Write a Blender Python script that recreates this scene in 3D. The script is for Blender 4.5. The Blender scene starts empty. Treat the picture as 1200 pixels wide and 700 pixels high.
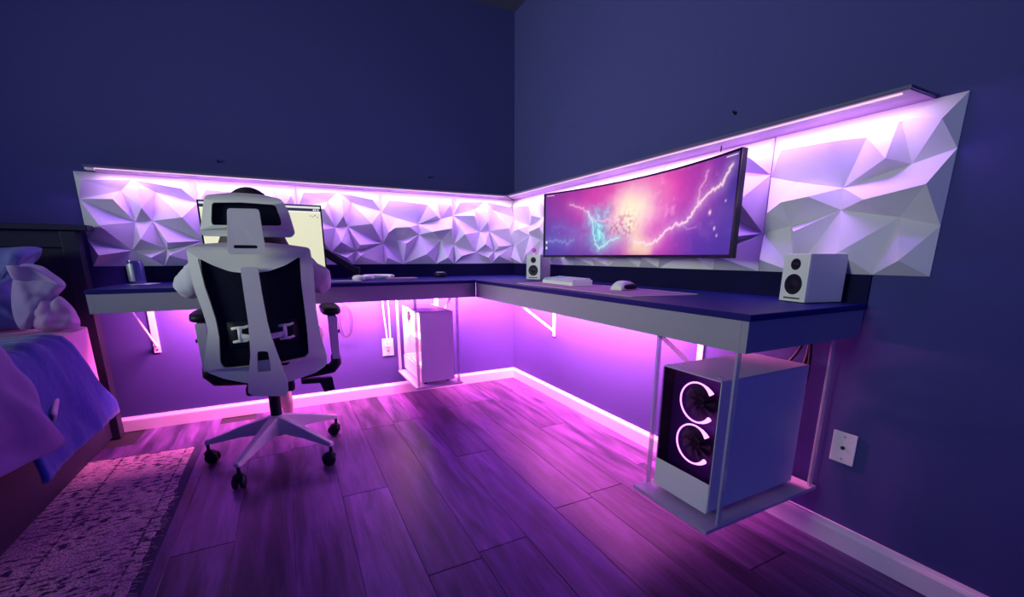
import bpy, bmesh, math, random
import numpy as np
from mathutils import Vector, Matrix, noise
from mathutils.geometry import tessellate_polygon

random.seed(7)
SC = bpy.context.scene
COL = SC.collection
PI = math.pi

# ------------------------------------------------------------------ camera
S = 0.868
cam_d = bpy.data.cameras.new('camera')
cam = bpy.data.objects.new('camera', cam_d)
COL.objects.link(cam)
cam_d.sensor_width = 36.0
cam_d.lens = 504.5 / 1200 * 36.0
cam_d.shift_x = (600 - 599.8) / 1200
cam_d.shift_y = (417.2 - 350) / 1200
cam_d.clip_start = 0.02
YAW, PITCH, ROLL = .477, .228, .001
_f = Vector((math.sin(YAW) * math.cos(PITCH), math.cos(YAW) * math.cos(PITCH), -math.sin(PITCH)))
_r = Vector((math.cos(YAW), -math.sin(YAW), 0))
_u = _r.cross(_f)
_r2 = _r * math.cos(ROLL) + _u * math.sin(ROLL)
_u2 = -_r * math.sin(ROLL) + _u * math.cos(ROLL)
cam.matrix_world = Matrix(((_r2.x, _u2.x, -_f.x, -1.713 * S), (_r2.y, _u2.y, -_f.y, -3.273 * S),
                           (_r2.z, _u2.z, -_f.z, 1.048 * S), (0, 0, 0, 1)))
SC.camera = cam

# ------------------------------------------------------------------ world, lights, exposure
SC.view_settings.view_transform = 'Standard'
SC.view_settings.look = 'None'
SC.view_settings.exposure = 0.0
SC.view_settings.gamma = 1.0
SC.view_settings.use_curve_mapping = False

world = bpy.data.worlds.new('world')
SC.world = world
world.use_nodes = True
bg = world.node_tree.nodes['Background']
bg.inputs[0].default_value = (0.085, 0.10, 1.0, 1)
bg.inputs[1].default_value = 0.46


def area(name, loc, target, sx, sy, watts, color, spread=180):
    l = bpy.data.lights.new(name, 'AREA')
    l.shape = 'RECTANGLE'
    l.size, l.size_y = sx, sy
    l.energy = watts
    l.color = color
    l.spread = math.radians(spread)
    o = bpy.data.objects.new(name, l)
    COL.objects.link(o)
    d = (Vector(target) - Vector(loc)).normalized()
    o.location = loc
    o.rotation_euler = d.to_track_quat('-Z', 'Y').to_euler()
    return o


def strip(name, a, b, aim, width, watts, color, spread=180):
    """a thin rectangular lamp running from a to b and shining along aim"""
    a, b = Vector(a), Vector(b)
    x = (b - a).normalized()
    z = -Vector(aim)
    z = (z - x * z.dot(x)).normalized()
    y = z.cross(x)
    l = bpy.data.lights.new(name, 'AREA')
    l.shape = 'RECTANGLE'
    l.size, l.size_y = (b - a).length, width
    l.energy = watts
    l.color = color
    l.spread = math.radians(spread)
    o = bpy.data.objects.new(name, l)
    COL.objects.link(o)
    m = Matrix((x, y, z)).transposed().to_4x4()
    m.translation = (a + b) / 2
    o.matrix_world = m
    return o


# lamp added for an assumed window on the open left side of the room
area('assumed_window_light', (-4.6, -1.9, 1.7), (0, -.80, 1.62), 1.1, 1.2, 15, (.88, 1.0, .80), 64)  # unseen, no window is modelled; spread narrowed to shape where its light falls
# the led strips: under the two light ledges and under the desk
strip('ledge_led_light', (-2.2, -.085, 1.283), (-.09, -.085, 1.283), (0, .4, -1), .012, 2.7, (1, .66, .40))
strip('ledge_led_light', (-.085, -.09, 1.283), (-.085, -2.25, 1.283), (.4, 0, -1), .012, 2.7, (1, .66, .40))
strip('added_ledge_glow', (-2.2, -.12, 1.281), (-.145, -.12, 1.281), (0, .3, -1), .012, 6.4, (.27, .05, 1.0))  # second violet lamp added beside each ledge strip to tint the panels below
strip('added_ledge_glow', (-.12, -.145, 1.281), (-.12, -2.25, 1.281), (.3, 0, -1), .012, 6.4, (.27, .05, 1.0))
strip('desk_led_light', (-1.98, -.16, .74), (-.16, -.16, .74), (0, 1, -.75), .015, 125.0, (1, .17, .52))
strip('desk_led_light', (-.16, -.16, .74), (-.16, -1.54, .74), (1, 0, -.75), .015, 110.0, (1, .17, .52))

# ------------------------------------------------------------------ materials


def new_mat(name):
    m = bpy.data.materials.new(name)
    m.use_nodes = True
    nt = m.node_tree
    return m, nt, nt.nodes['Principled BSDF']


def mat(name, color, rough=.5, metal=0.0, vary=.08, scale=12.0, bump=0.0, spec=.5, stretch=(1, 1, 1), sheen=0, rand=0.0):
    m, nt, p = new_mat(name)
    N, L = nt.nodes, nt.links
    tc = N.new('ShaderNodeTexCoord')
    mp = N.new('ShaderNodeMapping')
    mp.inputs['Scale'].default_value = stretch
    L.new(tc.outputs['Object'], mp.inputs[0])
    nz = N.new('ShaderNodeTexNoise')
    nz.inputs['Scale'].default_value = scale
    nz.inputs['Detail'].default_value = 5
    L.new(mp.outputs[0], nz.inputs['Vector'])
    mx = N.new('ShaderNodeMix')
    mx.data_type = 'RGBA'
    mx.inputs[6].default_value = tuple(c * (1 - vary) for c in color) + (1,)
    mx.inputs[7].default_value = tuple(min(1, c * (1 + vary)) for c in color) + (1,)
    L.new(nz.outputs[0], mx.inputs[0])
    out = mx.outputs[2]
    if rand:
        oi = N.new('ShaderNodeObjectInfo')
        mr = N.new('ShaderNodeMapRange')
        mr.inputs[3].default_value = 1 - rand
        mr.inputs[4].default_value = 1 + rand
        L.new(oi.outputs['Random'], mr.inputs[0])
        vm = N.new('ShaderNodeVectorMath')
        vm.operation = 'SCALE'
        L.new(out, vm.inputs[0])
        L.new(mr.outputs[0], vm.inputs['Scale'])
        out = vm.outputs[0]
    L.new(out, p.inputs['Base Color'])
    p.inputs['Roughness'].default_value = rough
    p.inputs['Metallic'].default_value = metal
    p.inputs['Specular IOR Level'].default_value = spec
    if sheen:
        p.inputs['Sheen Weight'].default_value = sheen
    if bump:
        b = N.new('ShaderNodeBump')
        b.inputs['Strength'].default_value = bump
        b.inputs['Distance'].default_value = .01
        L.new(nz.outputs[0], b.inputs['Height'])
        L.new(b.outputs[0], p.inputs['Normal'])
    return m


def emit(name, color, strength, vary=.1, scale=6):
    m, nt, p = new_mat(name)
    N, L = nt.nodes, nt.links
    tc = N.new('ShaderNodeTexCoord')
    nz = N.new('ShaderNodeTexNoise')
    nz.inputs['Scale'].default_value = scale
    L.new(tc.outputs['Object'], nz.inputs['Vector'])
    mx = N.new('ShaderNodeMix')
    mx.data_type = 'RGBA'
    mx.inputs[6].default_value = tuple(c * (1 - vary) for c in color) + (1,)
    mx.inputs[7].default_value = tuple(color) + (1,)
    L.new(nz.outputs[0], mx.inputs[0])
    p.inputs['Base Color'].default_value = (.02, .02, .02, 1)
    L.new(mx.outputs[2], p.inputs['Emission Color'])
    p.inputs['Emission Strength'].default_value = strength
    return m


def glass(name, tint, refl=.12, rough=.05, frost=None):
    """thin pane: tinted see-through plus a gloss; frost adds a milky part"""
    m, nt, p = new_mat(name)
    N, L = nt.nodes, nt.links
    N.remove(p)
    out = N['Material Output']
    tr = N.new('ShaderNodeBsdfTransparent')
    tr.inputs[0].default_value = tint + (1,)
    gl = N.new('ShaderNodeBsdfGlossy')
    gl.inputs['Roughness'].default_value = rough
    fr = N.new('ShaderNodeLayerWeight')
    fr.inputs['Blend'].default_value = refl
    mx = N.new('ShaderNodeMixShader')
    hf = N.new('ShaderNodeMath')
    hf.operation = 'MULTIPLY'
    hf.inputs[1].default_value = .5
    L.new(fr.outputs['Facing'], hf.inputs[0])
    L.new(hf.outputs[0], mx.inputs[0])
    L.new(tr.outputs[0], mx.inputs[1])
    L.new(gl.outputs[0], mx.inputs[2])
    last = mx.outputs[0]
    if frost:
        df = N.new('ShaderNodeBsdfDiffuse')
        df.inputs[0].default_value = frost[:3] + (1,)
        m2 = N.new('ShaderNodeMixShader')
        m2.inputs[0].default_value = frost[3]
        L.new(last, m2.inputs[1])
        L.new(df.outputs[0], m2.inputs[2])
        last = m2.outputs[0]
    L.new(last, out.inputs[0])
    return m


def attr_emit(name, strength):
    m, nt, p = new_mat(name)
    a = nt.nodes.new('ShaderNodeAttribute')
    a.attribute_name = 'Col'
    nt.links.new(a.outputs['Color'], p.inputs['Emission Color'])
    p.inputs['Emission Strength'].default_value = strength
    p.inputs['Base Color'].default_value = (.01, .01, .012, 1)
    p.inputs['Roughness'].default_value = .25
    return m


M = {}
M['wall'] = mat('wall_paint', (.048, .050, .215), .8, vary=.05, scale=40, bump=.03)
M['ceiling'] = mat('ceiling_paint', (.16, .16, .22), .9, vary=.04, scale=30)
M['baseboard'] = mat('baseboard_paint', (.78, .76, .80), .45, vary=.03)
M['panel'] = mat('panel_pvc', (.74, .72, .74), .5, vary=.02, scale=5)
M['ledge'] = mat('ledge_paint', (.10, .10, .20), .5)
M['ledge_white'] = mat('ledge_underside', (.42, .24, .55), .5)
M['desktop'] = mat('desk_top_laminate', (.004, .007, .15), .5, vary=.25, scale=25, bump=.02, spec=.25)
M['shade_strip'] = mat('wall_gap_shade', (.003, .003, .040), .7, vary=.2, spec=.15)  # near-black colour carries the shade on the wall under the panels
M['apron'] = mat('apron_paint', (.34, .34, .38), .5, vary=.03)
M['white_metal'] = mat('white_metal', (.85, .83, .86), .35, vary=.02)
M['white_plastic'] = mat('white_plastic', (.86, .88, .80), .42, vary=.03)
M['chair_white'] = mat('chair_plastic', (.76, .78, .68), .45, vary=.04, scale=8)
M['black_plastic'] = mat('black_plastic', (.007, .007, .020), .5, vary=.2, spec=.3)
M['black_gloss'] = mat('black_gloss', (.005, .005, .014), .25, vary=.2)
M['chair_mesh'] = mat('chair_mesh_fabric', (.005, .005, .022), .9, vary=.5, scale=180, bump=.3, spec=.2)
M['pc_white'] = mat('case_white', (.70, .71, .74), .4, vary=.02)
M['pc_dark'] = mat('case_dark', (.02, .016, .03), .5, vary=.2)
M['bed_wood'] = mat('dark_bed_wood', (.008, .008, .030), .6, vary=.3, scale=10, stretch=(1, 1, 6), bump=.05)
M['pillow_blue'] = mat('blue_pillowcase', (.20, .22, .52), .9, vary=.15, scale=14, bump=.25)
M['pillow_lavender'] = mat('lavender_pillowcase', (.46, .36, .60), .9, vary=.12, scale=14, bump=.25)
M['pillow_pink'] = mat('mauve_pillowcase', (.58, .38, .62), .9, vary=.1, scale=14, bump=.2)
M['sheet_pink'] = mat('pink_sheet', (.75, .42, .62), .9, vary=.06, scale=10, bump=.1)
M['throw_blue'] = mat('blue_throw', (.008, .045, .36), .95, vary=.3, scale=30, bump=.3, sheen=.3)
M['comforter'] = mat('purple_comforter', (.26, .16, .42), .95, vary=.35, scale=7, bump=.2)
M['tag_cloth'] = mat('pale_cloth', (.7, .6, .7), .9)
M['skin'] = mat('skin', (.80, .50, .46), .5, vary=.05)
M['hair'] = mat('dark_hair', (.018, .014, .02), .55, vary=.4, scale=60, stretch=(6, 6, .6), bump=.4)
M['shirt'] = mat('light_grey_shirt', (.50, .50, .58), .9, vary=.1, scale=18, bump=.25)
M['trousers'] = mat('dark_trousers', (.03, .03, .07), .9, vary=.2, scale=20, bump=.2)
M['eye'] = mat('eye', (.75, .75, .75), .2)
M['lips'] = mat('lips', (.50, .2, .2), .5)
M['cable_white'] = mat('white_cable', (.75, .72, .78), .5)
M['cable_black'] = mat('black_cable', (.02, .016, .03), .5)
M['plate'] = mat('outlet_plate', (.78, .76, .78), .4, vary=.02)
M['slot'] = mat('dark_slot', (.02, .02, .03), .6)
M['steel'] = mat('steel', (.5, .5, .55), .3, metal=1.0)
M['mat_pad'] = mat('pink_desk_mat', (.55, .30, .46), .85, vary=.15, scale=6)
M['mat_edge'] = mat('pale_stitching', (.80, .66, .78), .8)
M['paper'] = mat('paper', (.85, .85, .88), .8)
M['notebook'] = mat('pink_notebook', (.42, .22, .38), .7)
M['can_print'] = mat('can_blue', (.10, .11, .32), .3, metal=.4, vary=.4, scale=22)
M['can_light'] = mat('can_silver', (.62, .66, .60), .3, metal=.5, vary=.2, scale=20)
M['key_cap'] = mat('keycaps', (.72, .66, .74), .5, vary=.1)
M['key_teal'] = mat('keycaps_teal', (.35, .62, .68), .5, vary=.1)
M['speaker_side'] = mat('speaker_vinyl', (.58, .57, .62), .5, vary=.03)
M['speaker_front'] = mat('speaker_front', (.88, .90, .80), .4, vary=.02)
M['pink_toy'] = mat('pink_plastic', (.75, .12, .45), .4)
M['acrylic'] = glass('clear_acrylic', (.90, .88, .93), .35, .08, (.66, .64, .70, .48))
M['tray'] = glass('acrylic_tray', (.85, .83, .90), .3, .15, (.62, .60, .70, .72))
M['dark_glass'] = glass('smoked_glass', (.62, .56, .68), .05, .03)
M['clear_glass'] = glass('clear_glass', (.96, .95, .97), .1, .03)
M['ring_backing'] = mat('purple_backing', (.10, .02, .22), .6)
M['ring_led'] = emit('ring_led', (1.0, .34, .90), 7.0)
M['case_led'] = emit('case_led', (1.0, .78, .62), 3.0)
M['strip_led'] = emit('strip_led', (1.0, .62, .80), 1.0)
M['screen'] = attr_emit('galaxy_screen', 1.0)
M['page'] = attr_emit('page_screen', 1.0)


def make_floor_mat():
    m, nt, p = new_mat('vinyl_plank')
    N, L = nt.nodes, nt.links
    tc = N.new('ShaderNodeTexCoord')
    oi = N.new('ShaderNodeObjectInfo')
    off = N.new('ShaderNodeVectorMath')
    off.operation = 'SCALE'
    off.inputs[0].default_value = (7.3, 11.1, 3.7)
    L.new(oi.outputs['Random'], off.inputs['Scale'])
    add = N.new('ShaderNodeVectorMath')
    L.new(tc.outputs['Object'], add.inputs[0])
    L.new(off.outputs[0], add.inputs[1])

    def nz(sc, scale, detail):
        mp = N.new('ShaderNodeMapping')
        mp.inputs['Scale'].default_value = sc
        L.new(add.outputs[0], mp.inputs[0])
        n = N.new('ShaderNodeTexNoise')
        n.inputs['Scale'].default_value = scale
        n.inputs['Detail'].default_value = detail
        n.inputs['Distortion'].default_value = .6
        L.new(mp.outputs[0], n.inputs['Vector'])
        return n
    n1 = nz((9, 1.1, 1), 2.2, 6)
    n2 = nz((40, 2.5, 1), 3, 3)
    r1 = N.new('ShaderNodeValToRGB')
    r1.color_ramp.elements[0].position = .36
    r1.color_ramp.elements[0].color = (.026, .014, .070, 1)
    r1.color_ramp.elements[1].position = .68
    r1.color_ramp.elements[1].color = (.170, .085, .28, 1)
    L.new(n1.outputs[0], r1.inputs[0])
    mr = N.new('ShaderNodeMapRange')
    mr.inputs[1].default_value = .3
    mr.inputs[2].default_value = .7
    mr.inputs[3].default_value = .75
    mr.inputs[4].default_value = 1.15
    L.new(n2.outputs[0], mr.inputs[0])
    rr = N.new('ShaderNodeMapRange')
    rr.inputs[3].default_value = .72
    rr.inputs[4].default_value = 1.35
    L.new(oi.outputs['Random'], rr.inputs[0])
    mm = N.new('ShaderNodeMath')
    mm.operation = 'MULTIPLY'
    L.new(mr.outputs[0], mm.inputs[0])
    L.new(rr.outputs[0], mm.inputs[1])
    vs = N.new('ShaderNodeVectorMath')
    vs.operation = 'SCALE'
    L.new(r1.outputs[0], vs.inputs[0])
    L.new(mm.outputs[0], vs.inputs['Scale'])
    L.new(vs.outputs[0], p.inputs['Base Color'])
    p.inputs['Roughness'].default_value = .42
    b = N.new('ShaderNodeBump')
    b.inputs['Strength'].default_value = .12
    b.inputs['Distance'].default_value = .004
    L.new(n2.outputs[0], b.inputs['Height'])
    L.new(b.outputs[0], p.inputs['Normal'])
    return m


def make_rug_mat():
    m, nt, p = new_mat('distressed_rug')
    N, L = nt.nodes, nt.links
    tc = N.new('ShaderNodeTexCoord')

    def nz(sc, scale, detail, typ='ShaderNodeTexNoise'):
        mp = N.new('ShaderNodeMapping')
        mp.inputs['Scale'].default_value = sc
        L.new(tc.outputs['Object'], mp.inputs[0])
        n = N.new(typ)
        n.inputs['Scale'].default_value = scale
        if typ == 'ShaderNodeTexNoise':
            n.inputs['Detail'].default_value = detail
        L.new(mp.outputs[0], n.inputs['Vector'])
        return n

    def thr(src, a, b):
        mr = N.new('ShaderNodeMapRange')
        mr.inputs[1].default_value = a
        mr.inputs[2].default_value = b
        L.new(src, mr.inputs[0])
        return mr.outputs[0]

    def mul(a, b):
        k = N.new('ShaderNodeMath')
        k.operation = 'MULTIPLY'
        L.new(a, k.inputs[0])
        L.new(b, k.inputs[1])
        return k.outputs[0]
    blot = thr(nz((13, 30, 1), 2.4, 4).outputs[0], .50, .58)
    patch = thr(nz((3.5, 3.5, 1), 1.5, 3).outputs[0], .30, .52)
    fine = thr(nz((60, 60, 1), 2, 2).outputs[0], .35, .65)
    wear = thr(nz((2.2, 2.2, 1), 1.3, 5).outputs[0], .30, .70)
    base = N.new('ShaderNodeValToRGB')
    base.color_ramp.elements[0].color = (.34, .18, .34, 1)
    base.color_ramp.elements[1].color = (.86, .70, .62, 1)
    L.new(wear, base.inputs[0])
    # two dashed pattern lines parallel to the long edge, woven in
    sx = N.new('ShaderNodeSeparateXYZ')
    L.new(tc.outputs['Object'], sx.inputs[0])

    def line(x0, w):
        s1 = N.new('ShaderNodeMath')
        s1.operation = 'SUBTRACT'
        L.new(sx.outputs[0], s1.inputs[0])
        s1.inputs[1].default_value = x0
        s2 = N.new('ShaderNodeMath')
        s2.operation = 'ABSOLUTE'
        L.new(s1.outputs[0], s2.inputs[0])
        s3 = N.new('ShaderNodeMath')
        s3.operation = 'LESS_THAN'
        L.new(s2.outputs[0], s3.inputs[0])
        s3.inputs[1].default_value = w
        return s3.outputs[0]
    dash = thr(nz((6, 40, 1), 2.4, 1).outputs[0], .40, .52)
    l1 = mul(line(-.032, .004), dash)
    l2 = mul(line(-.27, .004), dash)
    mx_ = N.new('ShaderNodeMath')
    mx_.operation = 'MAXIMUM'
    L.new(l1, mx_.inputs[0])
    L.new(l2, mx_.inputs[1])
    bl = mul(blot, patch)
    mx2 = N.new('ShaderNodeMath')
    mx2.operation = 'MAXIMUM'
    L.new(mx_.outputs[0], mx2.inputs[0])
    L.new(bl, mx2.inputs[1])
    mix = N.new('ShaderNodeMix')
    mix.data_type = 'RGBA'
    L.new(mx2.outputs[0], mix.inputs[0])
    L.new(base.outputs[0], mix.inputs[6])
    mix.inputs[7].default_value = (.05, .03, .09, 1)
    L.new(mix.outputs[2], p.inputs['Base Color'])
    p.inputs['Roughness'].default_value = .95
    b = N.new('ShaderNodeBump')
    b.inputs['Strength'].default_value = .5
    b.inputs['Distance'].default_value = .004
    L.new(fine, b.inputs['Height'])
    L.new(b.outputs[0], p.inputs['Normal'])
    return m


M['floor'] = make_floor_mat()
M['rug'] = make_rug_mat()
M['rug_dark'] = mat('rug_binding', (.05, .045, .10), .95, vary=.3, scale=60, bump=.3)

# ------------------------------------------------------------------ mesh helpers
V = Vector


class MB:
    def __init__(self):
        self.v, self.f = [], []

    def add(self, vs, fs):
        n = len(self.v)
        self.v += [V(p) for p in vs]
        self.f += [tuple(i + n for i in f) for f in fs]
        return self

    def box(self, x0, x1, y0, y1, z0, z1, mtx=None):
        vs = [V((x, y, z)) for z in (z0, z1) for x, y in ((x0, y0), (x1, y0), (x1, y1), (x0, y1))]
        if mtx:
            vs = [mtx @ p for p in vs]
        return self.add(vs, [(0, 3, 2, 1), (4, 5, 6, 7), (0, 1, 5, 4), (1, 2, 6, 5), (2, 3, 7, 6), (3, 0, 4, 7)])

    def bar(self, a, b, w, h, up=(0, 0, 1)):
        a, b = V(a), V(b)
        d = (b - a).normalized()
        s = d.cross(V(up))
        if s.length < 1e-4:
            s = d.cross(V((1, 0, 0)))
        s.normalize()
        t = s.cross(d)
        vs = [p + s * (w / 2 * i) + t * (h / 2 * j) for p in (a, b) for i, j in ((-1, -1), (1, -1), (1, 1), (-1, 1))]
        return self.add(vs, [(0, 1, 2, 3), (7, 6, 5, 4), (0, 4, 5, 1), (1, 5, 6, 2), (2, 6, 7, 3), (3, 7, 4, 0)])

    def tube(self, pts, r, n=10, cap=True):
        pts = [V(p) for p in pts]
        rs = r if isinstance(r, (list, tuple)) else [r] * len(pts)
        vs, fs = [], []
        prev = None
        for i, p in enumerate(pts):
            d = (pts[min(i + 1, len(pts) - 1)] - pts[max(i - 1, 0)]).normalized()
            if prev is None:
                s = d.orthogonal().normalized()
            else:
                s = (prev - d * prev.dot(d)).normalized()
            prev = s
            t = d.cross(s)
            for k in range(n):
                a = 2 * PI * k / n
                vs.append(p + (s * math.cos(a) + t * math.sin(a)) * rs[i])
        for i in range(len(pts) - 1):
            for k in range(n):
                fs.append((i * n + k, i * n + (k + 1) % n, (i + 1) * n + (k + 1) % n, (i + 1) * n + k))
        if cap:
            fs.append(tuple(reversed(range(n))))
            fs.append(tuple(range((len(pts) - 1) * n, len(pts) * n)))
        return self.add(vs, fs)

    def lathe(self, prof, center, axis=(0, 0, 1), n=24):
        """prof: list of (radius, height along axis)"""
        ax = V(axis).normalized()
        s = ax.orthogonal().normalized()
        t = ax.cross(s)
        c = V(center)
        vs, fs = [], []
        for r, h in prof:
            for k in range(n):
                a = 2 * PI * k / n
                vs.append(c + ax * h + (s * math.cos(a) + t * math.sin(a)) * max(r, 1e-5))
        for i in range(len(prof) - 1):
            for k in range(n):
                fs.append((i * n + k, i * n + (k + 1) % n, (i + 1) * n + (k + 1) % n, (i + 1) * n + k))
        fs.append(tuple(reversed(range(n))))
        fs.append(tuple(range((len(prof) - 1) * n, len(prof) * n)))
        return self.add(vs, fs)

    def ball(self, c, rx, ry, rz, n=16, m=10, e=1.0):
        c = V(c)
        vs, fs = [c + V((0, 0, -rz))], []

        def pw(x):
            return math.copysign(abs(x) ** e, x)
        for i in range(1, m):
            ph = -PI / 2 + PI * i / m
            for k in range(n):
                a = 2 * PI * k / n
                vs.append(c + V((rx * pw(math.cos(ph)) * pw(math.cos(a)), ry * pw(math.cos(ph)) * pw(math.sin(a)), rz * pw(math.sin(ph)))))
        vs.append(c + V((0, 0, rz)))
        for k in range(n):
            fs.append((0, 1 + (k + 1) % n, 1 + k))
            fs.append((len(vs) - 1, 1 + (m - 2) * n + k, 1 + (m - 2) * n + (k + 1) % n))
        for i in range(m - 2):
            for k in range(n):
                fs.append((1 + i * n + k, 1 + i * n + (k + 1) % n, 1 + (i + 1) * n + (k + 1) % n, 1 + (i + 1) * n + k))
        return self.add(vs, fs)

    def prism(self, loops, fmap, t0, t1):
        """loops[0] outer, others holes, 2D; fmap(u, v, t) gives the point"""
        tris = tessellate_polygon([[V((a, b, 0)) for a, b in lp] for lp in loops])
        flat = [p for lp in loops for p in lp]
        n = len(flat)
        vs = [fmap(a, b, t0) for a, b in flat] + [fmap(a, b, t1) for a, b in flat]
        fs = [tuple(t) for t in tris] + [tuple(i + n for i in reversed(t)) for t in tris]
        base = 0
        for lp in loops:
            k = len(lp)
            for i in range(k):
                a, b = base + i, base + (i + 1) % k
                fs.append((a, b, b + n, a + n))
            base += k
        return self.add(vs, fs)

    def grid(self, nu, nv, fn, thick=None):
        vs = [V(fn(i / (nu - 1), j / (nv - 1))) for j in range(nv) for i in range(nu)]
        fs = [(j * nu + i, j * nu + i + 1, (j + 1) * nu + i + 1, (j + 1) * nu + i) for j in range(nv - 1) for i in range(nu - 1)]
        return self.add(vs, fs)


WM = {}


def set_props(o, label=None, cat=None, group=None, kind=None):
    if label:
        o['label'] = label
    if cat:
        o['category'] = cat
    if group:
        o['group'] = group
    if kind:
        o['kind'] = kind


def thing(name, loc, label, cat, group=None, rz=0.0):
    o = bpy.data.objects.new(name, None)
    o.empty_display_size = .05
    COL.objects.link(o)
    o.location = loc
    o.rotation_euler = (0, 0, rz)
    WM[o] = Matrix.Translation(loc) @ Matrix.Rotation(rz, 4, 'Z')
    set_props(o, label, cat, group)
    return o


def build(name, mb, material, parent=None, local=False, smooth=False, bevel=0.0, seg=2, sub=0, origin=None, fix=True, solid=0.0, label=None):
    me = bpy.data.meshes.new(name)
    pm = WM.get(parent, Matrix.Identity(4)) if parent else Matrix.Identity(4)
    org = V(origin) if origin is not None else V((0, 0, 0))
    if local:
        vs = [p - org for p in mb.v]
        base = Matrix.Translation(org)
        wm = pm @ base
    else:
        if origin is None:
            o_loc = V((0, 0, 0))
        else:
            o_loc = pm.inverted() @ org
        inv = (pm @ Matrix.Translation(o_loc)).inverted()
        vs = [inv @ p for p in mb.v]
        base = Matrix.Translation(o_loc)
        wm = pm @ base
    me.from_pydata([tuple(p) for p in vs], [], mb.f)
    if fix:
        bm = bmesh.new()
        bm.from_mesh(me)
        bmesh.ops.recalc_face_normals(bm, faces=bm.faces)
        bm.to_mesh(me)
        bm.free()
    if smooth:
        for p in me.polygons:
            p.use_smooth = True
    me.materials.append(material)
    o = bpy.data.objects.new(name, me)
    COL.objects.link(o)
    if parent:
        o.parent = parent
    o.matrix_local = base
    WM[o] = wm
    if solid:
        m = o.modifiers.new('solid', 'SOLIDIFY')
        m.thickness = solid
        m.offset = 0
    if bevel:
        m = o.modifiers.new('bevel', 'BEVEL')
        m.width = bevel
        m.segments = seg
        m.limit_method = 'ANGLE'
        m.angle_limit = math.radians(40)
    if sub:
        m = o.modifiers.new('sub', 'SUBSURF')
        m.levels = m.render_levels = sub
    if label:
        o['label'] = label
    return o


def struct(name, mb, material, parent=None, **k):
    o = build(name, mb, material, parent, **k)
    if parent is None:
        o['kind'] = 'structure'
    return o


def copy_tree(src, name=None, parent=None):
    c = src.copy()
    COL.objects.link(c)
    if parent:
        c.parent = parent
    for ch in list(src.children):
        copy_tree(ch, None, c)
    return c


def smooth_loop(pts, n=5, closed=True):
    """Catmull-Rom through 2D points"""
    out = []
    k = len(pts)
    for i in range(k if closed else k - 1):
        p0, p1, p2, p3 = (pts[(i + d) % k] if closed else pts[max(0, min(k - 1, i + d))] for d in (-1, 0, 1, 2))
        for j in range(n):
            t = j / n
            out.append(tuple(.5 * (2 * p1[a] + (p2[a] - p0[a]) * t + (2 * p0[a] - 5 * p1[a] + 4 * p2[a] - p3[a]) * t * t +
                                   (3 * p1[a] - p0[a] - 3 * p2[a] + p3[a]) * t ** 3) for a in range(len(p1))))
    if not closed:
        out.append(tuple(pts[-1]))
    return out


def round_loop(pts, r, n=4):
    """polygon with rounded corners"""
    out = []
    k = len(pts)
    for i in range(k):
        a, b, c = V(pts[i - 1]), V(pts[i]), V(pts[(i + 1) % k])
        d1, d2 = (a - b), (c - b)
        q = min(r, d1.length * .45, d2.length * .45)
        s, e = b + d1.normalized() * q, b + d2.normalized() * q
        for j in range(n + 1):
            t = j / n
            p = s * (1 - t) ** 2 + b * 2 * t * (1 - t) + e * t * t
            out.append((p.x, p.y))
    return out


# ------------------------------------------------------------------ room shell
ZC = 2.442
PB, PT = .8585, 1.2925
wall_left = struct('wall_left', MB().box(-4.9, 0, 0, .1, 0, ZC), M['wall'])
wall_right = struct('wall_right', MB().box(0, .1, -3.9, .1, 0, ZC), M['wall'])
ceiling = struct('ceiling', MB().box(-4.9, .1, -3.9, .1, ZC, ZC + .05), M['ceiling'])
floor = struct('floor', MB().box(-4.9, .1, -3.9, .1, -.05, -.004), M['slot'])
# planks of the floor, laid along y
PW, PLEN = .172, 1.22
plank_me = {}
plk = MB().box(-PW / 2 + .0003, PW / 2 - .0003, -PLEN / 2 + .001, PLEN / 2 - .001, -.004, 0)
first = None
for i in range(24):
    x = -.004 - PW * (i + .5)
    off = (i * .447 + (i % 3) * .21) % PLEN
    for j in range(4):
        y = .3 - off - PLEN * (j + .5) + PLEN * .5
        if y - PLEN / 2 > -.02 or y + PLEN / 2 < -3.7:
            continue
        y1 = min(y + PLEN / 2, -.001)
        if y1 < y + PLEN / 2 - .001:
            mb = MB().box(-PW / 2 + .0003, PW / 2 - .0003, -PLEN / 2 + .001, y1 - y, -.004, 0)
            o = build('plank', mb, M['floor'], floor, local=True, bevel=.0012, seg=1)
            o.location = (x, y, 0)
        elif first is None:
            first = o = build('plank', plk, M['floor'], floor, local=True, bevel=.0012, seg=1)
            o.location = (x, y, 0)
        else:
            o = first.copy()
            COL.objects.link(o)
            o.parent = floor
            o.location = (x, y, 0)


def baseboard_profile():
    return [(0, 0), (.016, 0), (.016, .058), (.013, .066), (.008, .070), (.006, .0764), (0, .0764)]


pr = baseboard_profile()
struct('baseboard_left', MB().prism([pr], lambda a, b, t: V((t, -a, b)), -4.9, -.001), M['baseboard'])
struct('baseboard_right', MB().prism([pr], lambda a, b, t: V((-a, t, b)), -3.9, -.017), M['baseboard'])

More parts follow.
